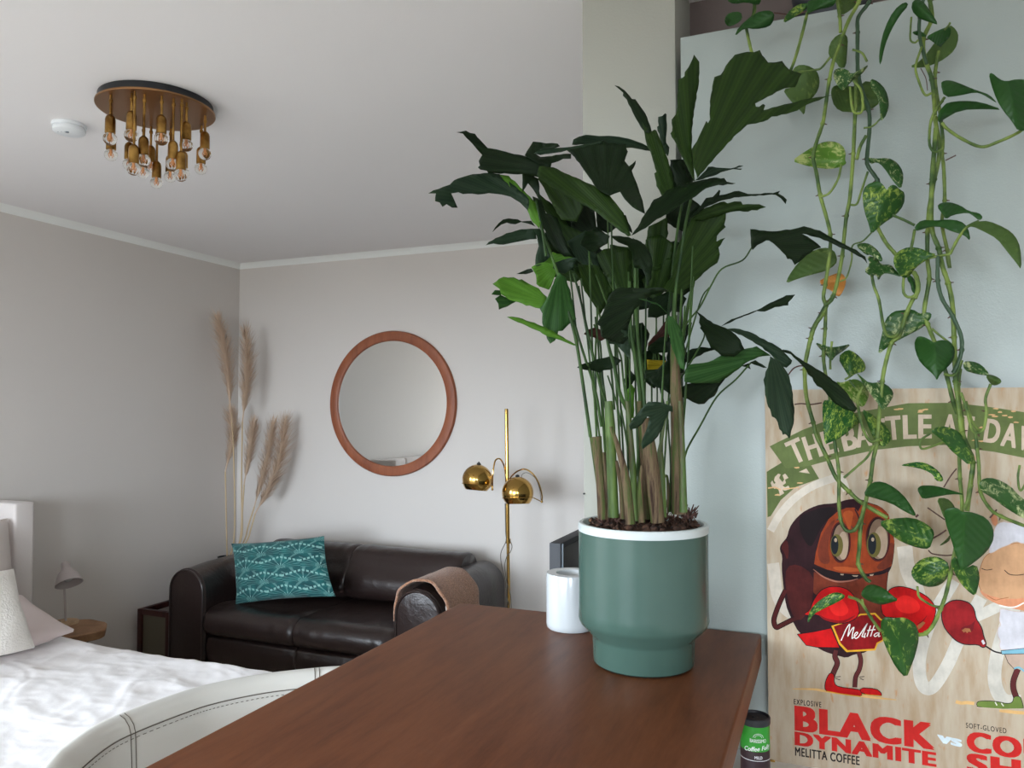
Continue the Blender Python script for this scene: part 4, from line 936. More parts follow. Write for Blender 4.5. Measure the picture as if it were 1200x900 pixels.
 ('I', [(720, 480), (830, 470), (905, 400), (960, 380), (975, 560), (940, 690), (870, 640), (800, 620), (715, 545)], 'd', .01, (960, 420), (900, 680), .03, .04, .04),
 ('I', [(535, 560), (590, 480), (650, 540), (600, 612), (560, 650)], 'd', .02, (650, 540), (540, 600), .03, .04, .04),
 ('I', [(560, 650), (600, 600), (630, 640), (620, 900), (560, 900), (540, 760)], 'b', .03, (590, 900), (600, 600), .0, .0, .04),
 ('I', [(122, 455), (150, 430), (200, 415), (250, 402), (300, 380), (340, 375), (430, 350), (512, 392), (480, 430), (410, 475), (350, 480), (320, 502), (270, 485), (200, 478)], 'd', -.02, (512, 392), (122, 455), .04, .0, .05),
 ('K', [(170, 700), (165, 640), (200, 605), (235, 590), (310, 575), (380, 582), (470, 582), (380, 612), (270, 662), (200, 720)], 'd', .03, (160, 700), (460, 585), .03, .03, .03),
 ('K', [(150, 560), (180, 385), (232, 358), (222, 420), (190, 480), (170, 540)], 'd', .04, (160, 560), (230, 360), .0, .0, .03),
 ('K', [(165, 880), (175, 780), (215, 730), (250, 722), (330, 715), (420, 690), (490, 648), (640, 602), (800, 568), (925, 650), (820, 660), (700, 718), (640, 770), (570, 820), (500, 862), (470, 890), (230, 892)], 'f', -.02, (925, 650), (170, 850), .03, .05, .06),
 ('J', [(572, 180), (578, 110), (640, 75), (700, 62), (800, 45), (930, 30), (990, -5), (950, 60), (918, 100), (880, 180), (832, 207), (790, 250), (740, 254), (690, 235), (640, 205)], 'd', .02, (990, 0), (575, 170), .05, .04, .04),
 ('K', [(740, 712), (790, 690), (850, 728), (890, 757), (860, 757)], 'd', .0, (790, 690), (890, 757), .02, .02, .02),
 ('K', [(668, 742), (730, 718), (747, 770), (708, 752)], 'd', .0, (720, 720), (740, 770), .02, .02, .02),
 ('K', [(262, 255), (310, 288), (420, 368), (550, 418), (620, 470), (655, 510), (692, 592), (600, 660), (490, 652), (430, 600), (395, 580), (380, 540), (350, 472), (320, 430), (302, 410), (310, 395), (293, 360), (302, 310)], 'd', -.05, (690, 600), (262, 255), .04, .05, .06),
 ('K', [(545, 415), (600, 410), (655, 417), (760, 450), (900, 530), (935, 540), (1012, 590), (1062, 642), (1112, 692), (1103, 722), (1062, 757), (1000, 730), (930, 645), (820, 560), (700, 490)], 's', -.07, (545, 415), (1090, 740), .05, .04, .07),
 ('M', [(320, 130), (420, 190), (480, 290), (512, 430), (532, 620), (525, 722), (487, 858), (465, 825), (450, 815), (430, 822), (420, 790), (400, 772), (385, 710), (370, 682), (352, 668), (335, 662), (320, 600), (300, 572), (285, 500), (275, 472), (272, 400), (260, 340), (278, 270), (300, 230)], 's', -.08, (330, 130), (485, 858), .03, .05, .06),
 ('M', [(418, 85), (430, 72), (500, 88), (542, 128), (620, 180), (760, 260), (900, 360), (1000, 460), (1085, 590), (1062, 622), (960, 592), (870, 532), (800, 442), (770, 410), (730, 392), (700, 350), (690, 320), (650, 290), (640, 260), (590, 200), (500, 112)], 'd', -.06, (420, 80), (1080, 600), .04, .05, .08),
 ('L', [(70, 138), (110, 140), (150, 150), (260, 158), (340, 152), (380, 142), (420, 145), (480, 130), (540, 113), (600, 128), (680, 150), (760, 200), (880, 262), (1000, 320), (1080, 380), (1097, 442), (1050, 390), (960, 342), (820, 280), (680, 217), (525, 180), (610, 230), (692, 300), (630, 320), (560, 370), (460, 453), (435, 410), (415, 400), (395, 402), (380, 370), (345, 335), (330, 318), (270, 262), (235, 240), (210, 238), (130, 280), (90, 322), (78, 300)], 'd', -.02, (80, 320), (1090, 430), .03, .03, .08),
 ('K', [(488, 392), (540, 355), (580, 330), (610, 322), (800, 252), (880, 208), (960, 170), (1060, 120), (1137, 115), (1110, 150), (1080, 180), (1077, 210), (960, 225), (870, 264), (800, 258), (620, 332), (570, 360)], 'd', .0, (488, 392), (1135, 118), .05, .0, .04),
 ('K', [(20, 300), (62, 308), (100, 360), (140, 430), (165, 560), (167, 780), (130, 760), (110, 720), (50, 560), (20, 420)], 'f', -.12, (40, 290), (165, 780), .02, .05, .04),
 ('J', [(128, 440), (170, 370), (230, 300), (300, 230), (420, 240), (512, 272), (515, 320), (480, 312), (440, 400), (420, 470), (360, 560), (300, 610), (250, 648), (235, 605), (255, 540), (280, 480), (310, 370), (290, 360), (250, 420), (200, 462), (140, 477)], 's', -.14, (515, 290), (240, 640), .03, .05, .06),
 ('H', [(440, 600), (520, 622), (600, 650), (660, 700), (690, 730), (680, 715), (600, 640), (500, 608)], 'f', -.15, (440, 600), (690, 730), .03, .03, .03),
]
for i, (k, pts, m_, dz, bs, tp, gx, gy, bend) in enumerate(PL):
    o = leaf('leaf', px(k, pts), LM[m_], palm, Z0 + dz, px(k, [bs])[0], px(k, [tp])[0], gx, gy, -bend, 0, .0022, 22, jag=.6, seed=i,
         label={'b': 'leaf in bright lit green', 'k': 'withered brown leaf', 'y': 'yellowing leaf'}.get(m_))
# canes and leaf stalks
def cane(pts, w, m, name, dz=0, sub=5, n=10, rs=None):
    b = MB(); P3 = spline([at(x, y, Z0 + dz) for x, y in pts], sub); s = Z0 / F / 2; k = len(P3)
    ws = [w[min(len(w) - 1, int(i / (k - 1) * (len(w) - 1)))] + (w[min(len(w) - 1, int(i / (k - 1) * (len(w) - 1)) + 1)] - w[min(len(w) - 1, int(i / (k - 1) * (len(w) - 1)))]) * ((i / (k - 1) * (len(w) - 1)) % 1) for i in range(k)]
    b.tube(P3, [x * s for x in ws], n); return b.build(name, m, palm)
for pts, w, m_, dz in [([(706, 608), (703, 560), (698, 512)], [11, 10, 10, 14], 'cane', -.06), ([(719, 606), (717, 555), (715, 500), (713, 470)], [13, 12, 12, 9], 'cane_green', -.045), ([(711, 607), (712, 570), (708, 530)], [8, 7, 5], 'cane', -.03),
  ([(739, 614), (734, 566), (727, 534), (716, 500)], [11, 10, 7, 4], 'cane', -.085), ([(746, 610), (742, 555), (738, 500), (735, 470)], [9, 8, 6, 5], 'cane_green', -.05), ([(752, 612), (750, 580), (752, 545)], [8, 7, 3], 'cane', -.08),
  ([(760, 608), (756, 555), (753, 520), (749, 470)], [10, 10, 8, 6], 'cane', -.04), ([(771, 612), (766, 566), (761, 526), (756, 490)], [16, 17, 16, 11], 'cane', -.08), ([(776, 606), (775, 560), (774, 530)], [10, 9, 6], 'cane_green', -.06),
  ([(774, 596), (772, 540), (776, 512), (782, 470)], [8, 6, 3.4, 3], 'cane_green', -.06), ([(796, 602), (795, 555), (794, 500), (792, 455), (790, 400)], [18, 16, 15, 13, 8], 'cane', -.05), ([(801, 600), (800, 560), (799, 520), (797, 470)], [9, 8, 7, 4], 'cane_green', -.065),
  ([(784, 600), (782, 560), (778, 560)], [5, 3, 2], 'cane', -.02), ([(730, 608), (728, 570), (722, 540)], [7, 6, 4], 'cane', -.05)]:
    cane(pts, w, M[m_], 'stem', dz)
PT = [([(692, 512), (686, 470), (676, 404), (665, 360), (655, 325), (634, 265)], 4.2, -.05), ([(705, 500), (697, 455), (684, 415), (672, 375), (664, 345)], 3.6, -.03),
 ([(713, 480), (703, 450), (697, 425), (688, 385), (680, 350), (672, 320)], 3.4, .0), ([(715, 500), (705, 460), (700, 440), (690, 400), (683, 365), (678, 335)], 3, .03),
 ([(699, 500), (698, 450), (698, 410), (700, 370), (705, 330)], 3, .04), ([(711, 480), (706, 440), (703, 400), (696, 380)], 3, .05), ([(720, 480), (717, 440), (713, 405), (700, 360)], 3, .04),
 ([(735, 480), (726, 460), (720, 430), (713, 405), (708, 370)], 5, -.04), ([(738, 500), (731, 450), (728, 420), (723, 405), (716, 370), (690, 300)], 2.6, .02),
 ([(749, 500), (750, 465), (744, 420), (739, 380), (738, 330)], 5, .0), ([(756, 500), (755, 470), (751, 430), (747, 390), (745, 360), (744, 300)], 4.5, -.06),
 ([(758, 520), (754, 470), (748, 430), (742, 400), (720, 330)], 5, .02), ([(764, 500), (764, 440), (768, 400), (769, 370), (765, 300)], 2.4, .05), ([(770, 500), (770, 440), (768, 415)], 2.2, .05),
 ([(779, 600), (786, 560), (783, 500), (781, 485), (765, 420)], 2.4, .04), ([(790, 420), (790, 380), (792, 340), (798, 300), (803, 265), (810, 232)], 4.5, -.02), ([(793, 450), (800, 400), (806, 360), (813, 330)], 5, .03),
 ([(795, 430), (802, 385), (820, 360), (833, 335), (846, 315), (870, 305), (881, 290)], 2.4, .01), ([(800, 545), (806, 525), (820, 500), (840, 465), (862, 445), (880, 425)], 2.6, .0),
 ([(801, 420), (808, 395), (822, 350), (831, 337)], 2.2, .02), ([(782, 480), (790, 455), (800, 440), (815, 415), (824, 398), (826, 390)], 2.4, -.01), ([(733, 415), (728, 400), (722, 395)], 2, -.05),
 ([(780, 400), (785, 350), (790, 300), (797, 250), (806, 215)], 4, .02), ([(775, 460), (772, 420), (769, 380)], 2.5, .06), ([(757, 440), (748, 400), (745, 330), (746, 285)], 3.2, .04),
 ([(735, 440), (733, 380), (732, 320), (734, 290)], 2.4, .06), ([(715, 340), (713, 290), (712, 255)], 2.0, .06), ([(640, 300), (634, 262), (628, 235)], 3.5, -.06), ([(800, 555), (797, 500), (798, 455)], 2.8, -.02),
 ([(728, 500), (722, 470), (712, 440)], 2.4, .0), ([(740, 560), (735, 520), (728, 480)], 3, .02), ([(745, 560), (748, 520), (745, 470)], 3, .0)]
for pts, w, dz in PT: cane(pts, [w, w * .85, w * .75], M['petiole'], 'leaf_stalk', dz, n=7)
rq = random.Random(21)
for k in range(26):                    # more thin stalks deeper in the clump
    x0_ = rq.choice([705, 718, 735, 745, 757, 770, 778, 790]) + rq.uniform(-6, 6); x1_ = x0_ + (x0_ - 752) * rq.uniform(.2, .8) + rq.uniform(-10, 4); yt = rq.uniform(260, 380)
    cane([(x0_, 600), (x0_ + (x1_ - x0_) * .3, 520), (x0_ + (x1_ - x0_) * .62, 440), (x1_, yt)], [2.6, 2.4, 2.0], M['petiole'], 'leaf_stalk', rq.uniform(-.03, .07), n=6)
b = MB(); rnd = random.Random(5)
for cx, cy, k in ((806, 606, 26), (714, 612, 14), (742, 606, 14), (760, 605, 14), (784, 608, 14)):
    for j in range(k):
        p = at(cx + rnd.uniform(-9, 9), cy + rnd.uniform(-2, 4), Z0 + rnd.uniform(-.04, .03)); q = p + Vector((rnd.uniform(-.012, .012), rnd.uniform(-.01, .01), rnd.uniform(.004, .024)))
        b.tube([p, p.lerp(q, .5) + Vector((rnd.uniform(-.003, .003), 0, 0)), q], [.0022, .0018, .0008], 5)
tag(b.build('dry_sheath', M['vine_brown'], palm), kind='stuff')
# ------------------------------------------------------------------ pothos trailing from the cupboard top
pp = onZ(975, -18, zt); ppx, ppy = onY(975, 0, 1.80).x, 1.84
pothos = empty('trailing_pothos', (ppx, ppy, zt), 'trailing pothos with variegated heart leaves hanging down over the white cupboard and poster', 'hanging plant')
b = MB(); b.lathe([(0, .0005), (.065, .0005), (.07, .01), (.088, .13), (.088, .14), (.082, .14), (.08, .12), (0, .12)], (ppx, ppy, zt), 48); b.build('pot', M['black_matt'], pothos)
rnd = random.Random(8)
def vine(pts, w=5.0, Y=1.60, m='vine', name='vine', knots=True, dY=None, brown=0):
    b = MB(); P3 = []
    for i, (x, y) in enumerate(pts):
        yy = Y + (dY or 0) * i / max(1, len(pts) - 1)
        P3.append(onY(x, y, min(yy, 1.655)))
    w *= .87 if m != 'vine_brown' else .6
    P3s = spline(P3, 6); s = (P3[0] - CAM).dot(FH) / F / 2
    b.tube(P3s, [w * s * (1 + .06 * math.sin(i * 1.7)) for i in range(len(P3s))], 9, 0)
    if knots:
        for i in range(1, len(P3) - 1, 2):
            p = P3[i]; t = (P3[i + 1] - P3[i - 1]).normalized()
            b.tube([p - t * .0035, p, p + t * .0035], [w * s * 1.02, w * s * 1.35, w * s * 1.02], 9, 0)
            sd_ = 1 if rnd.random() > .5 else -1; side = t.cross(Vector((0, 1, 0))).normalized() * sd_
            b.tube([p + side * w * s * .9, p + side * (w * s + .005) + t * .001 + Vector((0, -.001, 0))], [.0017, .0007], 5, 1)
    return b.build(name, [M[m], M['vine_brown']], pothos)
# main vines, top to bottom
top = [(ppx, ppy, zt + .13)]
vine([(1012, -12), (1006, 3), (994, 25), (984, 52), (978, 67), (972, 93), (967, 127), (964, 145), (957, 166), (953, 184), (957, 204), (961, 228), (968, 253), (973, 275), (972, 300), (967, 334), (965, 348), (968, 356), (974, 352), (978, 344)], 5, 1.585)
vine([(969, 357), (964, 368), (955, 382), (950, 397), (945, 419), (943, 433), (945, 465), (953, 495), (957, 511), (969, 536), (980, 560), (995, 576), (1011, 590), (1040, 607)], 5.5, 1.60)
vine([(1003, 90), (1003, 120), (1002, 135), (1000, 180), (996, 231), (992, 253), (989, 280), (987, 300), (981, 331), (976, 347), (968, 357)], 5, 1.60)
vine([(968, 352), (967, 385), (966, 401), (965, 417), (967, 436), (973, 470), (978, 517), (983, 553), (983, 587), (985, 608), (991, 621), (1001, 621), (1009, 607), (1014, 588)], 4.6, 1.61, dY=-.03)
vine([(1072, 346), (1062, 368), (1054, 393), (1045, 402), (1038, 425), (1034, 447), (1031, 477), (1028, 515), (1023, 540), (1020, 563), (1014, 590), (1009, 613), (1007, 643), (1006, 661), (1014, 677), (1020, 682)], 5.4, 1.59)
vine([(1022, -12), (1018, 3), (1006, 20), (1005, 38), (1005, 72), (1006, 90), (1012, 111), (1018, 129), (1019, 151), (1016, 186), (1018, 196), (1028, 211), (1033, 230)], 5.2, 1.615, 'vine_dark')
vine([(1026, 262), (1038, 284), (1048, 296), (1056, 306)], 5, 1.60, 'vine', knots=False)
vine([(1094, -12), (1090, 0), (1092, 22), (1082, 46), (1084, 69), (1092, 93), (1095, 120), (1096, 139), (1101, 177), (1095, 210), (1089, 245), (1087, 272), (1087, 305), (1089, 327), (1083, 365), (1087, 380), (1095, 400), (1103, 420), (1110, 442), (1117, 470), (1122, 485)], 5.6, 1.60)
vine([(1085, -12), (1078, 20), (1078, 45), (1086, 75)], 4.5, 1.58, 'vine_dark')
vine([(1100, 60), (1096, 85), (1097, 105), (1102, 135), (1105, 165), (1104, 180), (1106, 198), (1107, 235), (1104, 262), (1110, 293), (1113, 314), (1110, 300)], 4.6, 1.62)
vine([(1097, 150), (1092, 215), (1092, 267), (1100, 291), (1104, 311), (1111, 332), (1116, 357), (1118, 395), (1119, 420), (1120, 447), (1123, 470), (1127, 505), (1135, 526), (1140, 542), (1138, 562), (1133, 599)], 6.2, 1.585)
vine([(1099, 300), (1099, 329), (1104, 350), (1116, 370), (1126, 393), (1127, 410), (1123, 425), (1117, 437)], 5.2, 1.575, 'vine_dark')
vine([(1127, 422), (1123, 434), (1116, 440), (1106, 438)], 4.0, 1.575, knots=False)
vine([(1125, 432), (1123, 450), (1124, 470), (1127, 490), (1129, 510)], 5.2, 1.59)
vine([(1126, 460), (1133, 480), (1139, 503), (1146, 507), (1153, 502), (1156, 482), (1155, 467), (1161, 450)], 3.8, 1.57)
vine([(1143, 506), (1145, 526), (1147, 545), (1149, 576), (1160, 596), (1173, 605), (1200, 616), (1225, 624)], 4.6, 1.58)
vine([(1124, 530), (1125, 561), (1127, 582), (1127, 600), (1120, 640), (1114, 672), (1108, 698), (1102, 714), (1094, 732), (1085, 742), (1077, 744)], 4.8, 1.61, dY=-.06)
vine([(968, 356), (952, 385), (950, 396)], 3.5, 1.61, 'vine_dark')
vine([(874, 30), (877, 45), (881, 62)], 4.2, 1.62, knots=False)
vine([(874, 30), (880, 24), (884, 12), (884, -8)], 5, 1.66, knots=True)
vine([(907, 15), (930, 17), (950, 12)], 2.4, 1.66, 'vine_brown', knots=False)
vine([(979, -10), (984, 19), (985, 38)], 4.5, 1.60)
# leaf stalks
ST = [([(1021, 318), (1024, 335), (1030, 352), (1036, 386), (1042, 394), (1050, 393), (1055, 386)], 4), ([(1072, 269), (1068, 290), (1060, 320), (1058.5, 340), (1062, 347), (1068, 348), (1074, 345)], 3.8),
 ([(926, 84), (932, 68), (940, 40), (946, 15)], 4.2), ([(973, 67), (963, 79), (955, 82), (930, 85)], 3), ([(1000, 94), (1009, 106), (1011, 127), (1006, 133), (999, 128), (996, 102)], 3.4),
 ([(986, 193), (982, 210), (972, 226), (961, 231)], 3.2), ([(1017, 201), (1009, 225), (1004, 239), (996, 240)], 3), ([(1004, 187), (1008, 172), (1015, 159)], 4.5), ([(1012, 150), (1022, 148), (1032, 139)], 2.4),
 ([(1031, 515), (1020, 517), (1012, 504), (1007, 484), (1005, 467), (1011, 453)], 4), ([(989, 560), (1004, 547), (1016, 536), (1024, 522)], 3.2), ([(1113, 298), (1122, 281), (1132, 267), (1147, 259)], 4), ([(1086, 303), (1100, 300), (1113, 298)], 3.6),
 ([(1046, 252), (1060, 258), (1072, 264)], 3.6), ([(1104, 144), (1110, 151), (1128, 163), (1150, 172), (1170, 166), (1192, 156), (1206, 146)], 4.2), ([(1105, 118), (1097, 128), (1091, 142), (1089, 160), (1090, 172), (1096, 178), (1104, 174)], 3.6),
 ([(1068, 20), (1067, 35), (1067, 47), (1072, 50), (1076, 47)], 2.6), ([(1080, 55), (1073, 78), (1077, 96), (1084, 111), (1092, 109)], 3.2), ([(1107, 114), (1100, 124), (1095, 134)], 3.6), ([(1090, 508), (1080, 515), (1078, 522), (1083, 526), (1106, 518)], 3),
 ([(1075, 687), (1077, 699), (1086, 706), (1094, 710), (1102, 711)], 3), ([(994, 699), (1008, 705), (1020, 723), (1032, 740)], 4), ([(1010, 702), (1014, 714), (1022, 724)], 3), ([(1027, 266), (1012, 282), (999, 288), (998, 305), (992, 325), (984, 330)], 2.2),
 ([(973, 433), (973, 420), (975, 400)], 3), ([(990, 445), (997, 440), (996, 435)], 3), ([(1130, 597), (1136, 580), (1139, 568)], 4), ([(1148, 505), (1140, 495), (1132, 470)], 3), ([(1072, 350), (1076, 338), (1074, 325), (1070, 318)], 6), ([(1195, 545), (1193, 560), (1196, 575), (1206, 560)], 3),
 ([(995, 445), (1003, 455), (1010, 460)], 3), ([(1092, 385), (1100, 392), (1113, 402)], 3), ([(1016, 72), (1010, 62), (999, 58)], 3), ([(1107, 35), (1113, 28), (1112, 27)], 2.6)]
for pts, w in ST: vine(pts, w, 1.575, 'vine', 'leaf_stalk', knots=False)
for pts, w in [([(923, 440), (931, 431), (941, 429), (946, 436)], 2.6), ([(931, 474), (939, 473), (950, 474), (963, 472)], 2.6), ([(1087, 595), (1097, 602), (1107, 609)], 2.6), ([(1109, 621), (1100, 627), (1091, 632)], 3.0), ([(1088, 645), (1093, 649), (1108, 651), (1119, 650)], 2.6), ([(1121, 549), (1114, 558), (1106, 571)], 2.4), ([(1076, 603), (1073, 606)], 4), ([(1108, 188), (1112, 186), (1120, 182)], 2.4), ([(1160, 607), (1166, 600), (1168, 597)], 3), ([(1079, 80), (1085, 92), (1087, 106)], 1.6)]:
    vine(pts, w, 1.60, 'vine_brown', 'aerial_root', knots=False)
PO = [
 ('O', [(75, 0), (130, 35), (230, 15), (325, 45), (350, 0), (340, -70), (100, -70)], 'd', 1.60, (340, -20), (90, 10), .05, .08),
 ('O', [(60, 140), (100, 95), (190, 90), (200, 150), (150, 190), (90, 210), (65, 180)], 'd', 1.665, (190, 140), (65, 170), .0, .0),
 ('O', [(135, 290), (170, 210), (300, 100), (400, 78), (450, 100), (445, 160), (410, 210), (300, 230), (220, 215)], 'd', 1.60, (445, 120), (135, 290), .03, .06),
 ('O', [(515, 185), (540, 110), (620, 40), (700, 20), (725, 40), (660, 100), (600, 140)], 'v', 1.59, (720, 30), (515, 185), .03, .05),
 ('O', [(700, 110), (715, -20), (940, -20), (920, 40), (870, 60), (780, 75), (720, 105)], 'd', 1.57, (705, 100), (920, 0), .03, .05),
 ('O', [(930, -20), (1120, -20), (1085, 50), (1000, 110), (965, 112), (940, 60)], 'o', 1.62, (960, -20), (985, 110), .0, .05),
 ('O', [(575, 575), (620, 510), (700, 505), (780, 550), (805, 620), (795, 700), (745, 770), (695, 810), (685, 905), (650, 860), (560, 770), (515, 700), (600, 680)], 'o', 1.64, (700, 520), (685, 905), .0, .02),
 ('O', [(870, 440), (880, 340), (940, 270), (1000, 262), (1025, 300), (1018, 400), (1010, 525), (960, 535), (930, 480)], 'o', 1.63, (980, 262), (970, 535), .0, .02),
 ('O', [(890, 740), (900, 680), (950, 660), (1100, 680), (1180, 620), (1260, 700), (1280, 800), (1200, 860), (1000, 882), (920, 840)], 'o', 1.64, (1020, 700), (1240, 780), .0, .02),
 ('P', [(0, 612), (60, 635), (120, 700), (147, 800), (130, 890), (80, 960), (75, 850), (60, 760), (0, 680)], 'h', 1.60, (0, 620), (90, 960), .04, .02),
 ('O', [(905, 590), (930, 530), (1020, 540), (1050, 582), (1120, 545), (1195, 498), (1130, 585), (1050, 635), (990, 715), (940, 670)], 'h', 1.57, (1060, 590), (980, 710), .02, .05),
 ('Q', [(183, 457), (280, 390), (400, 317), (500, 300), (580, 330), (610, 390), (600, 450), (615, 475), (580, 502), (490, 522), (380, 512), (280, 490)], 'l', 1.62, (590, 450), (183, 457), .0, .02),
 ('Q', [(775, 425), (830, 440), (940, 432), (1010, 470), (1055, 540), (1057, 610), (1037, 682), (980, 620), (900, 500), (850, 465), (800, 485)], 'h', 1.58, (850, 455), (1037, 680), .03, .04),
 ('Q', [(735, 710), (765, 645), (850, 612), (900, 640), (930, 692), (945, 655), (990, 640), (1030, 680), (1070, 705), (1062, 800), (1000, 880), (880, 960), (805, 1034), (790, 960), (750, 850)], 'v', 1.56, (930, 710), (805, 1034), .03, .04),
 ('P', [(270, 10), (302, 40), (230, 120), (160, 240), (112, 360), (80, 515), (66, 470), (75, 360), (110, 220), (180, 80)], 'd', 1.57, (300, 30), (75, 515), .05, .03),
 ('P', [(330, 0), (400, -5), (470, 90), (535, 195), (480, 180), (380, 145), (318, 80)], 'd', 1.56, (340, 20), (535, 195), .03, .06),
 ('P', [(298, 525), (400, 470), (490, 350), (560, 250), (620, 190), (670, 230), (692, 290), (662, 390), (580, 460), (500, 502), (400, 532)], 'o', 1.62, (640, 195), (298, 525), .0, .02),
 ('P', [(430, 290), (520, 240), (630, 198), (628, 280), (562, 350), (545, 372), (480, 320)], 'd', 1.58, (625, 210), (440, 290), .04, .06),
 ('P', [(322, 250), (380, 235), (440, 275), (430, 290), (350, 275)], 'd', 1.58, (330, 250), (430, 285), .04, .06),
 ('P', [(548, 650), (575, 628), (630, 628), (680, 645), (800, 695), (850, 712), (930, 740), (992, 805), (960, 790), (880, 737), (820, 720), (700, 747), (577, 762)], 'd', 1.56, (575, 750), (990, 800), .04, .06),
 ('P', [(530, 880), (570, 830), (600, 800), (720, 786), (860, 795), (1045, 860), (900, 852), (700, 860), (560, 940), (525, 960)], 'd', 1.59, (530, 900), (1040, 860), .05, .10),
 ('P', [(925, 580), (950, 567), (1010, 620), (1060, 637), (1150, 615), (1260, 630), (1290, 800), (1250, 1010), (1158, 1030), (1100, 940), (1040, 870), (985, 780), (940, 650)], 'd', 1.53, (1070, 640), (1160, 1030), .05, .04),
 ('T', [(520, 80), (548, 50), (620, 45), (700, 70), (770, 118), (850, 130), (882, 165), (850, 192), (800, 150), (760, 127), (640, 147), (590, 182), (565, 140)], 'd', 1.57, (590, 175), (860, 185), .04, .07),
 ('T', [(345, 235), (400, 183), (500, 190), (600, 180), (700, 190), (762, 240), (786, 355), (730, 302), (640, 277), (560, 240), (470, 237), (400, 262), (355, 272)], 'd', 1.56, (355, 262), (785, 350), .03, .07),
 ('T', [(745, 245), (790, 215), (840, 197), (920, 190), (1060, 250), (1132, 310), (1172, 400), (1182, 578), (1140, 520), (1060, 420), (990, 330), (880, 272), (800, 235)], 'o', 1.54, (760, 240), (1180, 575), .05, .05),
 ('T', [(175, 490), (210, 430), (300, 393), (400, 408), (460, 440), (525, 452), (430, 502), (350, 560), (310, 620), (280, 640), (240, 630), (195, 570)], 'v', 1.565, (500, 455), (230, 600), .03, .05),
 ('T', [(290, 600), (340, 640), (362, 700), (352, 772), (322, 740), (315, 690), (285, 650)], 'd', 1.58, (300, 600), (350, 770), .03, .05),
 ('S', [(680, 250), (740, 228), (800, 240), (870, 300), (900, 370), (870, 380), (800, 320), (770, 330)], 'h', 1.56, (690, 250), (895, 370), .03, .05),
 ('S', [(770, 330), (850, 345), (880, 400), (960, 400), (1000, 450), (1050, 502), (950, 470), (895, 470), (860, 530), (850, 480), (800, 492), (748, 450), (800, 400)], 'h', 1.555, (820, 460), (1050, 500), .03, .05),
 ('S', [(138, 550), (160, 490), (230, 390), (330, 300), (430, 265), (512, 282), (542, 350), (530, 402), (450, 452), (330, 482), (230, 512)], 'o', 1.625, (520, 390), (138, 550), .0, .02),
 ('S', [(395, 530), (450, 500), (560, 460), (602, 490), (612, 550), (570, 642), (540, 652), (490, 600), (440, 582)], 'r', 1.64, (580, 520), (400, 540), .0, .02),
 ('V', [(60, 440), (70, 360), (90, 280), (115, 160), (180, 98), (250, 90), (330, 80), (390, 120), (460, 103), (483, 130), (450, 182), (400, 232), (300, 282), (200, 335), (130, 382)], 'h', 1.60, (420, 180), (60, 440), .02, .05),
 ('V', [(720, 490), (800, 488), (870, 518), (935, 592), (900, 602), (800, 582), (735, 560)], 'h', 1.58, (930, 600), (725, 520), .03, .04),
 ('V', [(900, 600), (935, 590), (1010, 620), (1028, 655), (975, 682), (930, 660)], 'o', 1.585, (930, 620), (1025, 655), .03, .04),
 ('V', [(340, 360), (358, 305), (385, 292), (430, 302), (470, 325), (495, 345), (520, 330), (560, 322), (620, 330), (662, 390), (650, 480), (600, 540), (540, 592), (520, 642), (500, 600), (420, 530), (370, 470)], 'd', 1.545, (497, 348), (520, 642), .02, .05),
 ('U', [(460, 290), (545, 218), (620, 250), (690, 320), (712, 380), (690, 420), (620, 432), (570, 472), (530, 412)], 'v', 1.61, (580, 460), (560, 225), .02, .04),
 ('U', [(262, 158), (330, 180), (400, 203), (480, 195), (583, 170), (520, 230), (440, 280), (410, 327), (370, 280), (310, 220)], 'h', 1.59, (410, 205), (410, 325), .02, .04),
 ('U', [(440, 500), (500, 515), (560, 490), (620, 478), (680, 510), (737, 600), (732, 650), (690, 732), (640, 710), (560, 650), (500, 580)], 'l', 1.60, (560, 500), (690, 730), .02, .04),
 ('U', [(618, 413), (680, 470), (740, 517), (850, 508), (930, 558), (957, 620), (920, 692), (862, 762), (820, 702), (740, 602), (690, 532)], 'h', 1.575, (720, 500), (860, 762), .03, .04),
 ('W', [(175, 260), (200, 205), (330, 240), (440, 300), (512, 400), (440, 462), (350, 542), (240, 590), (200, 608), (185, 480)], 's', 1.585, (300, 240), (200, 606), .02, .04),
 ('W', [(520, 290), (600, 330), (660, 380), (740, 440), (787, 530), (762, 602), (700, 632), (630, 562), (580, 442)], 'v', 1.60, (530, 300), (720, 620), .02, .03),
 ('X', [(262, 302), (330, 258), (420, 253), (540, 300), (600, 380), (660, 500), (697, 582), (650, 650), (560, 572), (470, 502), (390, 402), (310, 342)], 'v', 1.55, (280, 300), (650, 645), .03, .06),
 ('X', [(-40, 650), (0, 630), (150, 606), (260, 640), (350, 710), (392, 780), (380, 812), (310, 800), (290, 740), (200, 690), (60, 657)], 's', 1.585, (380, 800), (-40, 650), .03, .05),
 ('Y', [(543, 200), (590, 120), (650, 90), (740, 110), (850, 190), (930, 300), (965, 375), (870, 332), (760, 262), (600, 217)], 'd', 1.56, (550, 200), (960, 370), .03, .06),
 ('Y', [(658, 415), (750, 385), (930, 373), (1050, 430), (1103, 490), (1085, 560), (1062, 622), (980, 617), (850, 572), (760, 512)], 'v', 1.555, (1070, 570), (658, 415), .03, .04),
 ('Z', [(260, 100), (290, 70), (330, 65), (430, 70), (560, 108), (692, 150), (560, 142), (400, 172), (310, 187), (285, 150)], 'd', 1.58, (310, 180), (690, 150), .03, .06),
 ('Z', [(430, 178), (520, 175), (580, 230), (600, 290), (540, 345), (500, 362), (470, 280)], 'o', 1.60, (430, 180), (510, 360), .0, .03),
 ('Z', [(800, 50), (850, 0), (950, 3), (1080, 70), (1160, 160), (1280, 250), (1290, 390), (1200, 362), (1050, 272), (900, 162), (825, 120)], 'h', 1.55, (800, 60), (1290, 380), .04, .05),
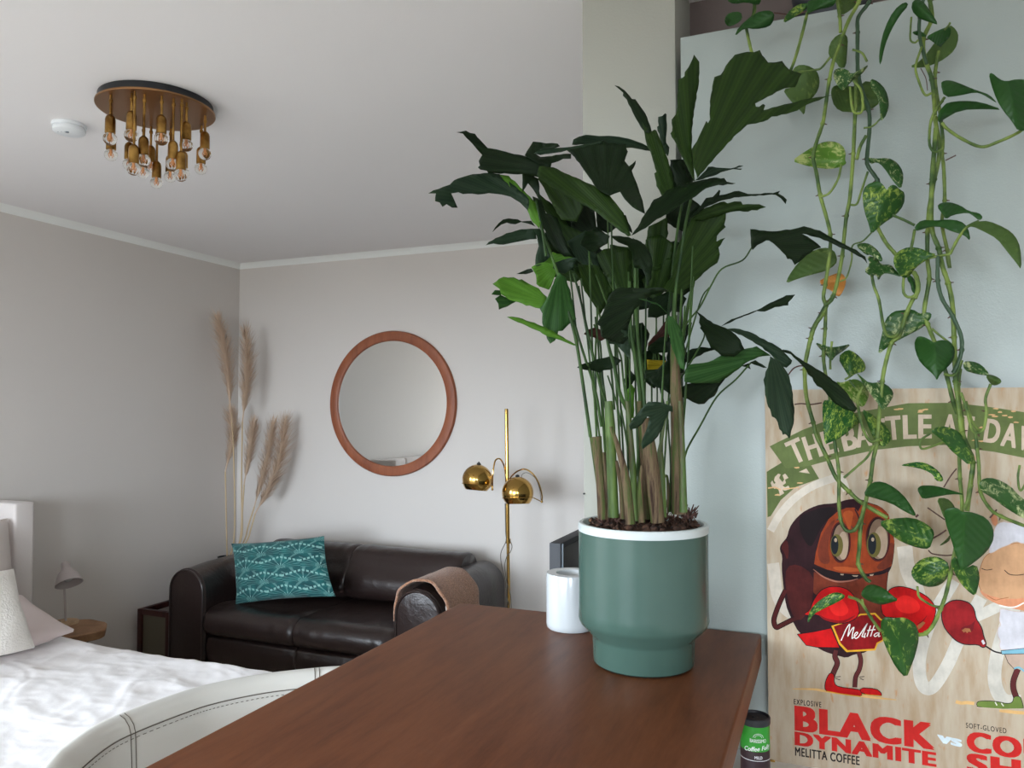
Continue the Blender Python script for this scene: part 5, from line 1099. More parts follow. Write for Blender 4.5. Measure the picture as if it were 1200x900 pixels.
 ('Z', [(205, 840), (230, 770), (300, 710), (400, 688), (480, 705), (545, 760), (535, 870), (470, 940), (380, 962), (300, 945), (240, 905)], 'v', 1.57, (540, 780), (270, 930), .02, .04),
 ('Z', [(550, 740), (600, 680), (660, 810), (780, 750), (812, 860), (800, 940), (772, 1044), (700, 990), (620, 900)], 'v', 1.565, (600, 690), (770, 1044), .02, .05),
 ('Z', [(450, 600), (520, 540), (550, 498), (552, 545), (500, 582)], 'o', 1.59, (550, 500), (450, 600), .0, .03),
 ('a', [(108, 440), (130, 360), (200, 290), (300, 230), (360, 228), (415, 260), (330, 312), (240, 352), (150, 402), (115, 470)], 's', 1.57, (415, 260), (112, 460), .03, .05),
 ('a', [(523, 240), (560, 180), (610, 160), (700, 190), (770, 250), (825, 290), (740, 312), (690, 327), (600, 302), (545, 272)], 'd', 1.56, (535, 250), (825, 290), .03, .05),
 ('Z', [(498, 300), (515, 275), (560, 260), (610, 262), (660, 300), (700, 298), (760, 305), (870, 350), (930, 440), (935, 530), (900, 610), (850, 670), (760, 745), (650, 822), (630, 760), (600, 680), (560, 540), (510, 400)], 'd', 1.535, (680, 305), (650, 822), .02, .05),
 ('a', [(678, 480), (690, 440), (720, 420), (760, 428), (785, 435), (810, 425), (870, 425), (930, 455), (962, 490), (982, 580), (950, 720), (920, 800), (880, 902), (800, 820), (730, 680), (690, 580)], 'v', 1.55, (785, 435), (880, 902), .02, .05),
]
for i, (k, pts, m_, Y, bs, tp, gx, gy) in enumerate(PO):
    P_ = px(k, pts); cx = sum(p[0] for p in P_) / len(P_); cy = sum(p[1] for p in P_) / len(P_)
    Zl = (onY(cx, cy, Y) - CAM).dot(FH)
    lab = {'h': 'green leaf marbled with cream', 'v': 'green leaf with yellow-green patches', 'o': 'dull green leaf underside', 'r': 'orange dying leaf', 's': 'dark leaf speckled with yellow', 'l': 'light green leaf'}.get(m_)
    leaf('leaf', P_, PM[m_], pothos, Zl, px(k, [bs])[0], px(k, [tp])[0], gx - .03, gy * .8, -.04, .035, 0, jag=0, smooth=1, seed=100 + i, kind='pothos', ymax=1.66 if m_ != 'r' else 1.655, label=lab, thick=.0006)

# ------------------------------------------------------------------ wooden poster panel on the cupboard
YP = 1.668
tlp = onY(895.5, 457, YP); blp = onY(902, 899, YP)
pxl = (tlp.x + blp.x) / 2; ztop = tlp.z; zbot = ztop - .76; pxr = pxl + .53
poster = empty('poster_board', ((pxl + pxr) / 2, YP, zbot), 'beige wooden poster board with boxing coffee bean and red lettering, on the white cupboard', 'poster')
b = MB(); b.box((pxl, YP, zbot), (pxr, YP + .022, ztop)); 
m = M['poster'] = mat('printed_wood', srgb(200, 184, 162), .65, spec=.2); t = NT(m); v = t.coords('Object', (12, 1, 2.2))
n1 = t.noise(v, 5, 5, .6); n2 = t.noise(t.coords('Object', (30, 1, 9)), 4, 3)
c1 = t.ramp(n1, [(.25, srgb(182, 170, 151)), (.5, srgb(174, 158, 137)), (.72, srgb(162, 140, 113))])
t.l(t.mix(t.ramp(n2, [(.66, (0, 0, 0)), (.76, (1, 1, 1))]), c1, srgb(176, 134, 98)), t.b.inputs['Base Color'])
b.build('board', m, poster)
def pmat(name, c):
    m = mat('print_' + name, c, .65, spec=.15); t = NT(m); v = t.coords('Object')
    n1 = t.noise(v, 26, 5, .65); n2 = t.noise(t.coords('Object', (1, 1, .25)), 160, 2)
    f = t.math('ADD', t.math('MULTIPLY', n1, .75), t.math('MULTIPLY', n2, .25)); k = .62 if name in ('bean_dark', 'bean_red', 'face', 'face_low', 'red', 'glove', 'dark_red') else .86
    t.l(t.ramp(f, [(.36, (c[0] * k, c[1] * k, c[2] * k, 1)), (.62, (min(1, c[0] * 1.12), min(1, c[1] * 1.12), min(1, c[2] * 1.12), 1))]), t.b.inputs['Base Color']); return m
PC = dict(facel=pmat('face_light', srgb(160, 74, 34)), redl=pmat('red_light', srgb(206, 30, 26)), green=pmat('green', srgb(92, 104, 60)), green2=pmat('green_dark', srgb(84, 96, 54)), cream=pmat('cream', srgb(186, 168, 148)), ring=pmat('ring', srgb(190, 180, 166)), pale=pmat('pale', srgb(190, 185, 175)),
 bean=pmat('bean_dark', srgb(44, 20, 24)), bean2=pmat('bean_red', srgb(74, 26, 24)), face=pmat('face', srgb(138, 56, 24)), face2=pmat('face_low', srgb(110, 46, 28)), black=pmat('black', srgb(24, 14, 16)), eye=pmat('eye', srgb(122, 98, 80)), eye2=pmat('eye_light', srgb(160, 138, 116)),
 iris=pmat('iris', srgb(92, 84, 40)), pupil=pmat('pupil', srgb(22, 26, 30)), white=pmat('white', srgb(222, 218, 210)), red=pmat('red', srgb(186, 14, 16)), dred=pmat('dark_red', srgb(128, 14, 18)), glove=pmat('glove', srgb(140, 26, 30)), glove2=pmat('glove_shadow', srgb(104, 20, 26)), yel=pmat('yellow', srgb(206, 152, 40)),
 leg=pmat('leg', srgb(84, 36, 36)), lip=pmat('lip', srgb(150, 96, 80)), tan=pmat('sheep_face', srgb(184, 142, 106)), tan2=pmat('sheep_muzzle', srgb(196, 132, 98)), wool=pmat('wool', srgb(192, 190, 196)), wool2=pmat('wool_edge', srgb(190, 170, 160)), blue=pmat('blue', srgb(112, 160, 176)), pants=pmat('shorts', srgb(172, 150, 134)), ggreen=pmat('shoe_green', srgb(100, 120, 56)),
 ground=pmat('ground', srgb(204, 164, 108)), letter=pmat('letter_red', srgb(186, 38, 34)), ink=pmat('ink', srgb(36, 30, 30)), vs=pmat('vs', srgb(204, 218, 226)), brownp=pmat('brown', srgb(150, 96, 60)), dirt=pmat('dirt', srgb(196, 156, 112)))
LAY = [0]
PCK = list(PC.keys())
art = {}                                # one mesh per printed figure
def getmb(part):
    if part not in art: art[part] = MB()
    return art[part]
def pl(pt, lay): return onY(pt[0], pt[1], YP - .00006 - .00002 * lay)
def fill(part, pts, c, smooth=0, out=None):
    LAY[0] += 1
    if smooth: pts = chaikin(pts, smooth)
    pts = [p for p in simple_clean(pts)]
    r = geometry.delaunay_2d_cdt([Vector(p) for p in pts], [(i, (i + 1) % len(pts)) for i in range(len(pts))], [], 1, 1e-4)
    b = getmb(part); vs = [b.bm.verts.new(pl(clampx(v), LAY[0])) for v in r[0]]
    for f in r[2]:
        try: b.bm.faces.new([vs[i] for i in f]).material_index = PCK.index(c)
        except ValueError: pass
    if out: stroke(part, pts + [pts[0]], out[0], out[1])
XMAX = 1200 + 30
def clampx(v):
    return (v[0], v[1])
def stroke(part, pts, w, c, k=1, taper=False):
    LAY[0] += 1; P = [Vector((x, y, 0)) for x, y in pts]; P = spline(P, k) if k > 1 and len(P) > 2 else P
    b = getmb(part); L_ = []; n = len(P)
    for i in range(n):
        t = P[min(i + 1, n - 1)] - P[max(i - 1, 0)]
        if t.length < 1e-6: t = Vector((1, 0, 0))
        t.normalize(); q = Vector((-t.y, t.x, 0)); ww = w / 2 * ((math.sin(math.pi * (i + .5) / n) ** .5) if taper else 1)
        L_.append((b.bm.verts.new(pl(P[i] + q * ww, LAY[0])), b.bm.verts.new(pl(P[i] - q * ww, LAY[0]))))
    for A, B in zip(L_, L_[1:]):
        b.bm.faces.new((A[0], A[1], B[1], B[0])).material_index = PCK.index(c)
def ell(cx, cy, rx, ry, rot=0, n=28, a0=0, a1=360):
    o = []
    for k in range(n):
        a = R(a0 + (a1 - a0) * k / n); x, y = rx * math.cos(a), ry * math.sin(a); o.append((cx + x * math.cos(R(rot)) - y * math.sin(R(rot)), cy + x * math.sin(R(rot)) + y * math.cos(R(rot))))
    return o
# background script swirl and ring
stroke('background_art', [(903, 622), (914, 603), (930, 585), (950, 571), (972, 562), (985, 560), (992, 575)], 9, 'ring', 6)
stroke('background_art', [(906, 660), (912, 700), (930, 720), (965, 725), (1000, 740)], 14, 'ring', 6)
stroke('background_art', [(1150, 700), (1128, 740), (1110, 780), (1092, 806), (1080, 800), (1078, 770), (1092, 725), (1118, 680)], 15, 'pale', 8)
stroke('background_art', [(1200, 690), (1180, 730), (1168, 770), (1166, 800), (1176, 820), (1196, 822)], 16, 'pale', 8)
stroke('background_art', [(1060, 640), (1064, 668), (1076, 700), (1070, 735)], 18, 'ring', 6)
stroke('background_art', [(1110, 735), (1145, 722), (1180, 705), (1200, 690)], 13, 'pale', 6)
# banner
fill('banner', [(898.5, 553), (903, 550), (918, 541), (948, 541), (960, 561), (932, 571), (915, 586), (903, 605), (899.5, 606)], 'green2')
fill('banner', [(902, 523), (940, 504), (963, 495), (1000, 484), (1039, 477), (1064, 472.5), (1116, 472), (1157, 476.5), (1200, 483), (1223, 488), (1223, 541), (1200, 536.5), (1165, 529.5), (1137, 526), (1107, 521.5), (1064, 523), (1028, 527), (985, 536), (948, 546), (921, 549), (915, 541)], 'green')
fill('banner', [(936, 553), (945, 549), (949, 555)], 'cream')
rl = random.Random(3)
for (x, y) in ((1051, 480), (1056, 479), (1080, 481), (1078, 483), (1085, 480), (1167, 479), (1172, 483), (1178, 487), (1184, 489), (1165, 488), (1188, 482), (1150, 501), (1142, 516), (1150, 517), (1190, 495), (1162, 486), (934, 548), (938, 566), (912, 580)):
    fill('banner', [(x + rl.uniform(2, 4) * math.cos(a) * (1 + .4 * rl.random()), y + rl.uniform(.6, 1.4) * math.sin(a)) for a in [k * .9 for k in range(7)]], 'dirt')
LI = [(908, 559), (912, 555), (915, 556), (913, 560), (917, 565), (919, 562), (917, 557), (920, 555), (922, 557), (924, 560), (920, 562), (921, 566), (917, 569), (920, 571), (924, 569), (926, 573), (920, 575), (917, 574), (919, 578), (914, 581), (913, 576), (911, 571), (908, 573), (905, 571), (903, 566), (905, 563), (907, 567), (909, 566), (907, 563)]
fill('banner', LI, 'cream')
stroke('banner', [(900, 572), (908, 571), (915, 574)], 1.6, 'dirt'); stroke('banner', [(918, 573), (930, 572), (936, 571)], 1.2, 'dirt')
# bean boxer
LAY[0] = 10
B_ = lambda pts: px('b', pts); C_ = lambda pts: px('c', pts); A_ = lambda pts: px('a', pts); D_ = lambda pts: px('d', pts)
bo = 'bean_boxer_print'
stroke(bo, C_([(205, 10), (170, 80), (130, 180), (112, 250), (130, 300), (165, 288), (250, 245), (330, 215)]), 6.2, 'black', 4)
fill(bo, B_([(180, 480), (158, 430), (163, 395), (190, 360), (215, 332), (232, 260), (270, 200), (330, 140), (400, 100), (480, 72), (600, 65), (700, 30), (800, 33), (860, 62), (940, 85), (1010, 150), (1025, 240), (1058, 360), (1050, 470), (1035, 560), (1000, 620), (990, 900), (960, 1130), (840, 1230), (740, 1245), (680, 1275), (610, 1255), (520, 1230), (450, 1193), (310, 1083), (240, 950), (205, 860), (185, 700), (172, 560)]), 'bean', 1)
fill(bo, B_([(190, 440), (170, 420), (180, 380), (215, 345), (230, 420), (220, 520)]), 'bean2', 1)
fill(bo, B_([(210, 560), (300, 540), (420, 620), (420, 760), (400, 900), (300, 1000), (240, 900), (200, 700)]), 'bean2', 1)
stroke(bo, C_([(205, 10), (170, 80), (130, 180), (112, 250), (130, 300), (165, 288), (250, 245), (330, 215)]), 4.4, 'bean2', 4)
fill(bo, B_([(300, 180), (380, 130), (480, 100), (590, 90), (600, 130), (500, 220), (440, 340), (400, 420), (330, 330)]), 'black', 2)
fill(bo, B_([(428, 540), (440, 450), (480, 300), (540, 190), (610, 130), (680, 100), (740, 98), (770, 130), (800, 72), (860, 66), (940, 90), (1008, 152), (1022, 245), (1055, 362), (1030, 555), (960, 590), (860, 613), (740, 618), (640, 610), (520, 580)]), 'face')
fill(bo, B_([(425, 600), (520, 640), (620, 680), (750, 668), (860, 625), (1003, 602), (992, 720), (985, 1000), (700, 1000), (420, 760)]), 'face2')
fill(bo, B_([(400, 560), (440, 560), (520, 585), (640, 612), (740, 622), (860, 617), (1010, 596), (960, 622), (860, 635), (760, 655), (640, 672), (540, 655), (450, 605)]), 'black', 1)
stroke(bo, B_([(420, 580), (500, 640), (600, 676), (700, 672), (770, 655)]), 1.8, 'lip', 4, True)
fill(bo, B_([(1000, 380), (1052, 370), (1048, 470), (1028, 555), (960, 588), (900, 570), (980, 500)]), 'face2', 2); fill(bo, B_([(480, 330), (540, 230), (600, 180), (560, 280), (530, 420), (560, 540), (480, 540), (450, 460)]), 'face2', 2); fill(bo, B_([(640, 130), (740, 118), (720, 220), (700, 300), (680, 220)]), 'facel', 2); fill(bo, B_([(860, 95), (940, 110), (990, 160), (960, 190), (900, 140)]), 'facel', 2); fill(bo, B_([(560, 560), (700, 560), (820, 590), (700, 605), (600, 590)]), 'facel', 2)
for q in ([(630, 617), (660, 618), (655, 628), (635, 626)], [(722, 628), (772, 628), (762, 640), (735, 638)], [(860, 622), (893, 618), (885, 632), (865, 634)]): fill(bo, B_(q), 'eye2')
for (cx, cy, rx, ry, ix, iy, ir, jr, pxx, pyy) in ((632, 370, 70, 150, 603, 395, 50, 88, 588, 392), (925, 345, 84, 165, 893, 390, 56, 98, 880, 385)):
    fill(bo, ell(*B_([(cx, cy)])[0], (rx + 12) / 6.667, (ry + 12) / 6.667), 'bean2'); fill(bo, ell(*B_([(cx, cy)])[0], rx / 6.667, ry / 6.667), 'black')
    fill(bo, ell(*B_([(cx + 4, cy)])[0], (rx - 8) / 6.667, (ry - 8) / 6.667), 'eye'); fill(bo, ell(*B_([(cx + 22, cy + 25)])[0], (rx - 30) / 6.667, (ry - 40) / 6.667), 'eye2')
    fill(bo, ell(*B_([(ix, iy)])[0], ir / 6.667, jr / 6.667), 'iris'); fill(bo, ell(*B_([(pxx, pyy)])[0], ir * .58 / 6.667, jr * .82 / 6.667), 'pupil'); fill(bo, ell(*B_([(ix - 8, iy - 42)])[0], 1.7, 2.4), 'eye2')
stroke(bo, B_([(745, 110), (775, 180), (785, 300), (770, 420)]), 1.6, 'bean', 4)
stroke(bo, C_([(598, 480), (590, 530), (608, 580), (585, 640), (565, 690)]), 6.6, 'black', 4); stroke(bo, C_([(598, 480), (590, 530), (608, 580), (585, 640), (565, 690)]), 5.2, 'leg', 4)
stroke(bo, C_([(775, 490), (792, 560), (780, 630), (752, 690), (745, 770)]), 5.6, 'black', 4); stroke(bo, C_([(775, 490), (792, 560), (780, 630), (752, 690), (745, 770)]), 4.4, 'leg', 4)
stroke(bo, C_([(258, 782), (420, 785), (520, 800), (700, 825), (900, 850), (1070, 868)]), 3.2, 'ground', 4, True)
fill(bo, C_([(552, 655), (585, 668), (583, 740), (620, 768), (760, 783), (802, 800), (798, 842), (700, 832), (560, 808), (513, 795), (510, 745), (528, 690)]), 'red', 1, (.9, 'black')); stroke(bo, C_([(520, 800), (640, 822), (795, 843)]), .9, 'yel')
fill(bo, C_([(780, 772), (910, 780), (952, 812), (957, 838), (800, 824)]), 'red', 1, (.9, 'black')); stroke(bo, C_([(800, 824), (955, 838)]), .8, 'yel')
for s in ([(585, 690), (635, 685)], [(590, 700), (630, 712)], [(780, 690), (820, 685)], [(785, 700), (815, 712)]): stroke(bo, C_(s), .8, 'ink')
fill(bo, C_([(295, 355), (430, 335), (560, 308), (625, 460), (450, 457), (365, 442)]), 'red', 0, (.8, 'black'))
bad = C_([(562, 290), (640, 265), (790, 195), (905, 188), (950, 235), (975, 245), (972, 405), (925, 430), (905, 482), (680, 495), (622, 435)])
fill(bo, bad, 'yel'); cxm = sum(p[0] for p in bad) / len(bad); cym = sum(p[1] for p in bad) / len(bad)
fill(bo, [(cxm + (x - cxm) * .93, cym + (y - cym) * .91) for x, y in bad], 'dred')
gl = A_([(75, 400), (130, 365), (150, 300), (200, 220), (260, 188), (320, 180), (380, 188), (430, 210), (480, 262), (518, 370), (500, 420), (450, 455), (380, 472), (300, 465), (230, 440), (190, 400), (120, 410)])
fill(bo, gl, 'red', 1, (.9, 'black')); stroke(bo, A_([(200, 405), (260, 440), (380, 458), (480, 410)]), 3, 'dred', 4, True)
fill(bo, A_([(260, 300), (330, 250), (400, 300), (440, 380), (380, 420), (300, 400)]), 'redl', 2)
gr = A_([(680, 335), (700, 290), (740, 212), (780, 188), (833, 180), (930, 200), (1030, 250), (1085, 300), (1115, 360), (1100, 430), (1060, 510), (985, 578), (970, 520), (870, 435), (780, 425), (700, 420)])
fill(bo, gr, 'red', 1, (.9, 'black')); fill(bo, A_([(780, 300), (860, 240), (960, 280), (1000, 360), (920, 400), (820, 380)]), 'redl', 2); fill(bo, A_([(965, 490), (1010, 455), (1030, 465), (1000, 500), (975, 520)]), 'brownp'); stroke(bo, A_([(960, 480), (1010, 450), (1040, 410)]), 1.5, 'dred', 3, True)
sc_ = 'logo_script'
for s in ([(637, 405), (655, 365), (680, 310), (706, 276), (700, 320), (690, 372), (715, 325), (738, 300), (728, 345), (722, 390)], [(722, 390), (745, 372), (768, 345), (755, 340), (742, 362), (750, 388), (772, 378)], [(772, 378), (800, 335), (838, 278), (842, 272), (825, 310), (802, 368), (812, 374)], [(828, 345), (818, 378), (828, 374)],
          [(868, 288), (852, 335), (840, 374)], [(842, 326), (906, 318)], [(898, 284), (880, 335), (868, 372)], [(938, 345), (915, 345), (896, 362), (905, 373), (922, 362), (936, 346), (930, 372), (944, 368)]):
    stroke(sc_, C_(s), 1.15, 'white', 4)
# sheep boxer
LAY[0] = 10
sh = 'sheep_boxer_print'
stroke(sh, D_([(815, 575), (860, 605), (910, 632), (980, 648)]), 1.8, 'ink', 4)
stroke(sh, px('f', [(0, 560), (60, 575), (120, 570), (195, 580)]), 4, 'ground', 2); stroke(sh, px('f', [(460, 650), (560, 665), (650, 675), (730, 680)]), 4, 'ground', 2, False)
stroke(sh, px('f', [(655, 215), (612, 330), (608, 420), (640, 520)]), 7.2, 'ink', 4); stroke(sh, px('f', [(655, 215), (612, 330), (608, 420), (640, 520)]), 6, 'leg', 4)
fill(sh, px('f', [(218, 575), (245, 555), (330, 550), (450, 560), (540, 582), (600, 570), (612, 505), (680, 503), (700, 560), (712, 605), (715, 638), (500, 640), (230, 622)]), 'ggreen', 1, (.8, 'ink')); stroke(sh, px('f', [(225, 622), (500, 640), (715, 636)]), 1, 'cream')
for s in ([(415, 565), (435, 600)], [(480, 575), (505, 608)]): stroke(sh, px('f', s), 1.2, 'white')
fill(sh, D_([(1005, 655), (1280, 640), (1280, 860), (1200, 825), (1150, 795), (1100, 805), (1040, 740)]), 'pants', 0, (.7, 'ink')); stroke(sh, D_([(1100, 800), (1150, 790), (1200, 825), (1280, 860)]), 2.2, 'blue', 3)
fill(sh, D_([(955, 190), (1100, 230), (1280, 235), (1280, 615), (975, 622), (948, 570), (965, 520), (932, 470), (938, 385), (970, 370), (948, 310), (960, 250)]), 'wool', 1, (.8, 'wool2'))
fill(sh, D_([(968, 622), (1100, 608), (1280, 590), (1280, 650), (980, 658)]), 'blue', 0, (.7, 'ink'))
fill(sh, [(1163, 646), (1180, 637), (1223, 634), (1223, 717), (1204, 716), (1188, 713), (1170, 708), (1155, 700), (1148, 690), (1146, 678), (1149, 664), (1154, 652)], 'tan', 1, (.7, 'brownp'))
fill(sh, [(1147, 690), (1156, 697), (1180, 703), (1223, 698), (1223, 718), (1188, 714), (1168, 708), (1152, 699)], 'tan2', 1)
stroke(sh, [(1157, 698), (1166, 703), (1172, 702), (1182, 700)], .8, 'brownp', 3); stroke(sh, D_([(950, 165), (1040, 185), (1120, 180), (1200, 140)]), 1.6, 'white', 4)
stroke(sh, [(1150, 666), (1156, 668), (1163, 667)], .8, 'ink', 3); stroke(sh, [(1177, 668), (1183, 673), (1192, 674), (1200, 673)], .9, 'ink', 3)
fill(sh, [(1158, 648), (1163, 628), (1167, 616), (1174, 611), (1184, 613), (1195, 613), (1208, 616), (1223, 620), (1223, 640), (1198, 637), (1190, 634), (1181, 639), (1172, 642), (1163, 648)], 'wool', 1, (.8, 'wool2'))
fill(sh, [(1160, 605), (1167, 602), (1170, 612), (1165, 618)], 'tan2', 1)
fill(sh, D_([(370, 250), (375, 215), (400, 165), (460, 122), (540, 110), (620, 128), (660, 150), (702, 205), (718, 300), (750, 345), (780, 400), (795, 480), (822, 545), (812, 585), (780, 590), (740, 560), (620, 562), (560, 545), (500, 510), (410, 410), (378, 330)]), 'glove', 1, (1.2, 'ink'))
fill(sh, D_([(560, 400), (600, 375), (660, 365), (720, 310), (700, 350), (690, 420), (650, 445), (590, 430)]), 'glove2', 1)
fill(sh, D_([(575, 415), (610, 395), (655, 400), (668, 435), (640, 430), (630, 448), (612, 428), (595, 440)]), 'brownp'); fill(sh, D_([(770, 525), (790, 510), (812, 548), (790, 562)]), 'wool')
# lettering
def glyph_mesh(txt, bold=.0, italic=0, space=1.0):
    cu = bpy.data.curves.new('t', 'FONT'); cu.body = txt; cu.size = 1; cu.shear = italic; cu.space_character = space; cu.resolution_u = 4
    o = bpy.data.objects.new('t', cu); C.objects.link(o); bpy.context.view_layer.update()
    me = bpy.data.meshes.new_from_object(o.evaluated_get(bpy.context.evaluated_depsgraph_get())); bpy.data.objects.remove(o); bpy.data.curves.remove(cu)
    if bold > 0:                        # heavier strokes: the glyph repeated with small shifts
        V = [v.co.copy() for v in me.vertices]; Fc = [list(p.vertices) for p in me.polygons]; co = []; fc = []; k = 0
        for dx in (-1, -.33, .33, 1):
            for dy in (-.45, .45):
                n0 = len(co); co += [Vector((v.x + dx * bold, v.y + dy * bold, k * 8e-6)) for v in V]; fc += [[i + n0 for i in f] for f in Fc]; k += 1
        me2 = bpy.data.meshes.new('t'); me2.from_pydata(co, [], fc); bpy.data.meshes.remove(me); me = me2
    return me
def text_part(b, txt, BL, BR, TL, mi, lay, **kw):
    """lettering stretched to the given box: bottom-left, bottom-right, top-left as points of the board"""
    me = glyph_mesh(txt, **kw); X = [v.co.x for v in me.vertices]; Yv = [v.co.y for v in me.vertices]; x0_, x1_, y0_, y1_ = min(X), max(X), min(Yv), max(Yv)
    o3, a3, u3 = (pl(q, lay) for q in (BL, BR, TL)); ex = a3 - o3; ey = u3 - o3
    ey = Vector((0, 0, ey.length)) if abs(ex.z) < .02 * ex.length + .004 else ey
    ex2 = Vector((ex.x, 0, ex.z))
    vs = [b.bm.verts.new(o3 + ex2 * ((v.co.x - x0_) / (x1_ - x0_)) + ey * ((v.co.y - y0_) / (y1_ - y0_)) + Vector((0, -v.co.z, 0))) for v in me.vertices]
    for p in me.polygons:
        try: b.bm.faces.new([vs[i] for i in p.vertices]).material_index = mi
        except ValueError: pass
    bpy.data.meshes.remove(me)
LAY[0] = 40; bt = MB()
LETS = [('T', 933, 528.5, 24), ('H', 952, 523.5, 18), ('E', 972, 518, 16), ('B', 995, 513.5, 13), ('A', 1011, 509.5, 10), ('T', 1029, 505, 7), ('T', 1047, 501.5, 5), ('L', 1066, 500.3, 2), ('E', 1084, 499.8, 0), ('A', 1113, 499.5, -3), ('T', 1132, 501.2, -6), ('D', 1163, 505.3, -8), ('A', 1183.5, 510, -10), ('W', 1206, 515, -13)]
for ch_, x, y, rot in LETS:
    hw = 9.2 if ch_ not in 'LEW' else (8.0 if ch_ != 'W' else 12); hh_ = 14.0; c_, s_ = math.cos(R(rot)), math.sin(R(rot))
    f = lambda u, v: (x + u * c_ - v * s_, y - (u * s_ + v * c_))
    LAYR = LAY[0]
    me = glyph_mesh(ch_, bold=.04); Xv = [v.co.x for v in me.vertices]; Yv = [v.co.y for v in me.vertices]
    vs = [bt.bm.verts.new(pl(f(((v.co.x - min(Xv)) / (max(Xv) - min(Xv)) * 2 - 1) * hw, ((v.co.y - min(Yv)) / (max(Yv) - min(Yv)) * 2 - 1) * hh_), LAYR) + Vector((0, -v.co.z, 0))) for v in me.vertices]
    for p in me.polygons:
        try: bt.bm.faces.new([vs[i] for i in p.vertices]).material_index = PCK.index('cream')
        except ValueError: pass
    bpy.data.meshes.remove(me)
bt.build('title_lettering', [PC[k] for k in PCK], poster, 'cream title lettering on the green banner', normals=False)
def caption(name, items, lab):
    b = MB()
    for it in items: text_part(b, it[0], it[1], it[2], it[3], PCK.index(it[4]), 3, **it[5])
    b.build(name, [PC[k] for k in PCK], poster, lab, normals=False)
caption('caption_lettering', [('EXPLOSIVE', (930.3, 825.3), (962.5, 829), (930.3, 819), 'ink', dict(bold=.025, space=1.3)), ('BLACK', (931.2, 856.4), (1095.5, 879.5), (931.2, 826.3), 'letter', dict(bold=.06, space=1.12)),
  ('DYNAMITE', (931.2, 873), (1097.5, 899), (931.2, 857), 'letter', dict(bold=.06, space=1.12)), ('MELITTA COFFEE', (931.7, 885.5), (1007.5, 897), (931.7, 875.2), 'ink', dict(bold=.03, space=1.1))], 'red and black caption lettering')
caption('versus_lettering', [('vs', (1098.5, 869.5), (1127.5, 876), (1098.5, 860.5), 'vs', dict(bold=.05))], 'pale blue lettering')
caption('caption_lettering', [('SOFT-GLOVED', (1132, 852.8), (1179.5, 859.6), (1132, 846.8), 'ink', dict(bold=.01, space=1.2))], None)
# the board ends a little beyond the frame: lay out the two cut-off words at their real size
def cut_words():
    b = MB()
    for txt, BL, BR, TL in (('COU', (1133, 880.5), (1229, 894.5), (1133, 856.3)), ('SHE', (1133, 905), (1229, 919), (1133, 882))):
        text_part(b, txt, BL, BR, TL, PCK.index('letter'), 3, bold=.06, space=1.12)
    b.build('caption_lettering', [PC[k] for k in PCK], poster, 'red caption lettering', normals=False)
cut_words()
for k_, mb_ in art.items(): mb_.build(k_, [PC[k] for k in PCK], poster, normals=False)
# brass clip under the board
cp = onY(903, 893, YP); cxl = onY(897.5, 893, YP).x; cxr = onY(908.5, 893, YP).x
b = MB(); zc = zbot
b.box((cxl, YP - .006, zc - .012), (cxr, YP - .0035, onY(903, 889, YP).z), bevel=.001); b.box((cxl, YP - .0035, zc - .012), (cxr, 1.699, zc - .0006), bevel=.001)
tag(b.build('picture_hook', M['brass']), 'small brass clip at the lower left corner of the poster board', 'hook')

# ------------------------------------------------------------------ coffee tin on a low shelf
tc_ = at(884.5, 838, 1.46); tr = .0265; tzz = tc_.z
sh_ = MB(); sh_.box((tc_.x - .06, tc_.y - .05, tzz - .155), (tc_.x + .30, 1.6995, tzz - .14), bevel=.002)
tag(sh_.build('wall_shelf', M['white_paint']), 'small white shelf on the cupboard carrying the coffee tin', 'shelf')
tin = empty('coffee_tin', (tc_.x, tc_.y, tzz - .14), 'green and black coffee tin beside the right edge of the table', 'tin')
def tinlabel(): 
    m = mat('tin_label', srgb(40, 24, 30), .35); t = NT(m); v = t.coords('Object'); s = t.n('ShaderNodeSeparateXYZ'); t.l(v, s.inputs[0])
    return m
b = MB(); zb_ = tzz - .14
b.lathe([(0, .0005), (tr, .0005), (tr, .083)], (tc_.x, tc_.y, zb_), 48, 0); b.lathe([(tr, .083), (tr, .084), (tr, .129), (0, .129)], (tc_.x, tc_.y, zb_), 48, 1)
b.build('can', [mat('tin_dark', srgb(44, 24, 32), .35), mat('tin_green', srgb(42, 150, 42), .35)], tin)
b = MB(); b.lathe([(tr + .0004, .127), (tr + .0012, .129), (tr + .0012, .139), (tr - .001, .1405), (tr - .003, .1395), (tr - .004, .1365), (.006, .1365), (.004, .1385), (0, .1385)], (tc_.x, tc_.y, zb_), 48); b.build('lid', M['black_matt'], tin)
vdir = (CAM - tc_); phi0 = math.atan2(vdir.y, vdir.x)
def wrap_text(b, txt, zc, h, w, tilt=0, dphi=0, **kw):
    me = glyph_mesh(txt, **kw); X = [v.co.x for v in me.vertices]; Yv = [v.co.y for v in me.vertices]; x0_, x1_, y0_, y1_ = min(X), max(X), min(Yv), max(Yv)
    vs = []
    for v in me.vertices:
        s = ((v.co.x - x0_) / (x1_ - x0_) - .5) * w; q = ((v.co.y - y0_) / (y1_ - y0_) - .5) * h + s * tilt; ph = phi0 + dphi + s / tr
        vs.append(b.bm.verts.new((tc_.x + (tr + .0004) * math.cos(ph), tc_.y + (tr + .0004) * math.sin(ph), zb_ + zc + q)))
    for p in me.polygons:
        try: b.bm.faces.new([vs[i] for i in p.vertices])
        except ValueError: pass
    bpy.data.meshes.remove(me)
b = MB(); kx = .22
wrap_text(b, 'BARISSIMO', .103, .0065, .030, dphi=kx, bold=.02); wrap_text(b, 'Coffee Fully', .088, .0105, .052, tilt=.12, dphi=kx, bold=.02, italic=.2); wrap_text(b, 'MILD', .073, .0055, .014, dphi=kx, bold=.03)
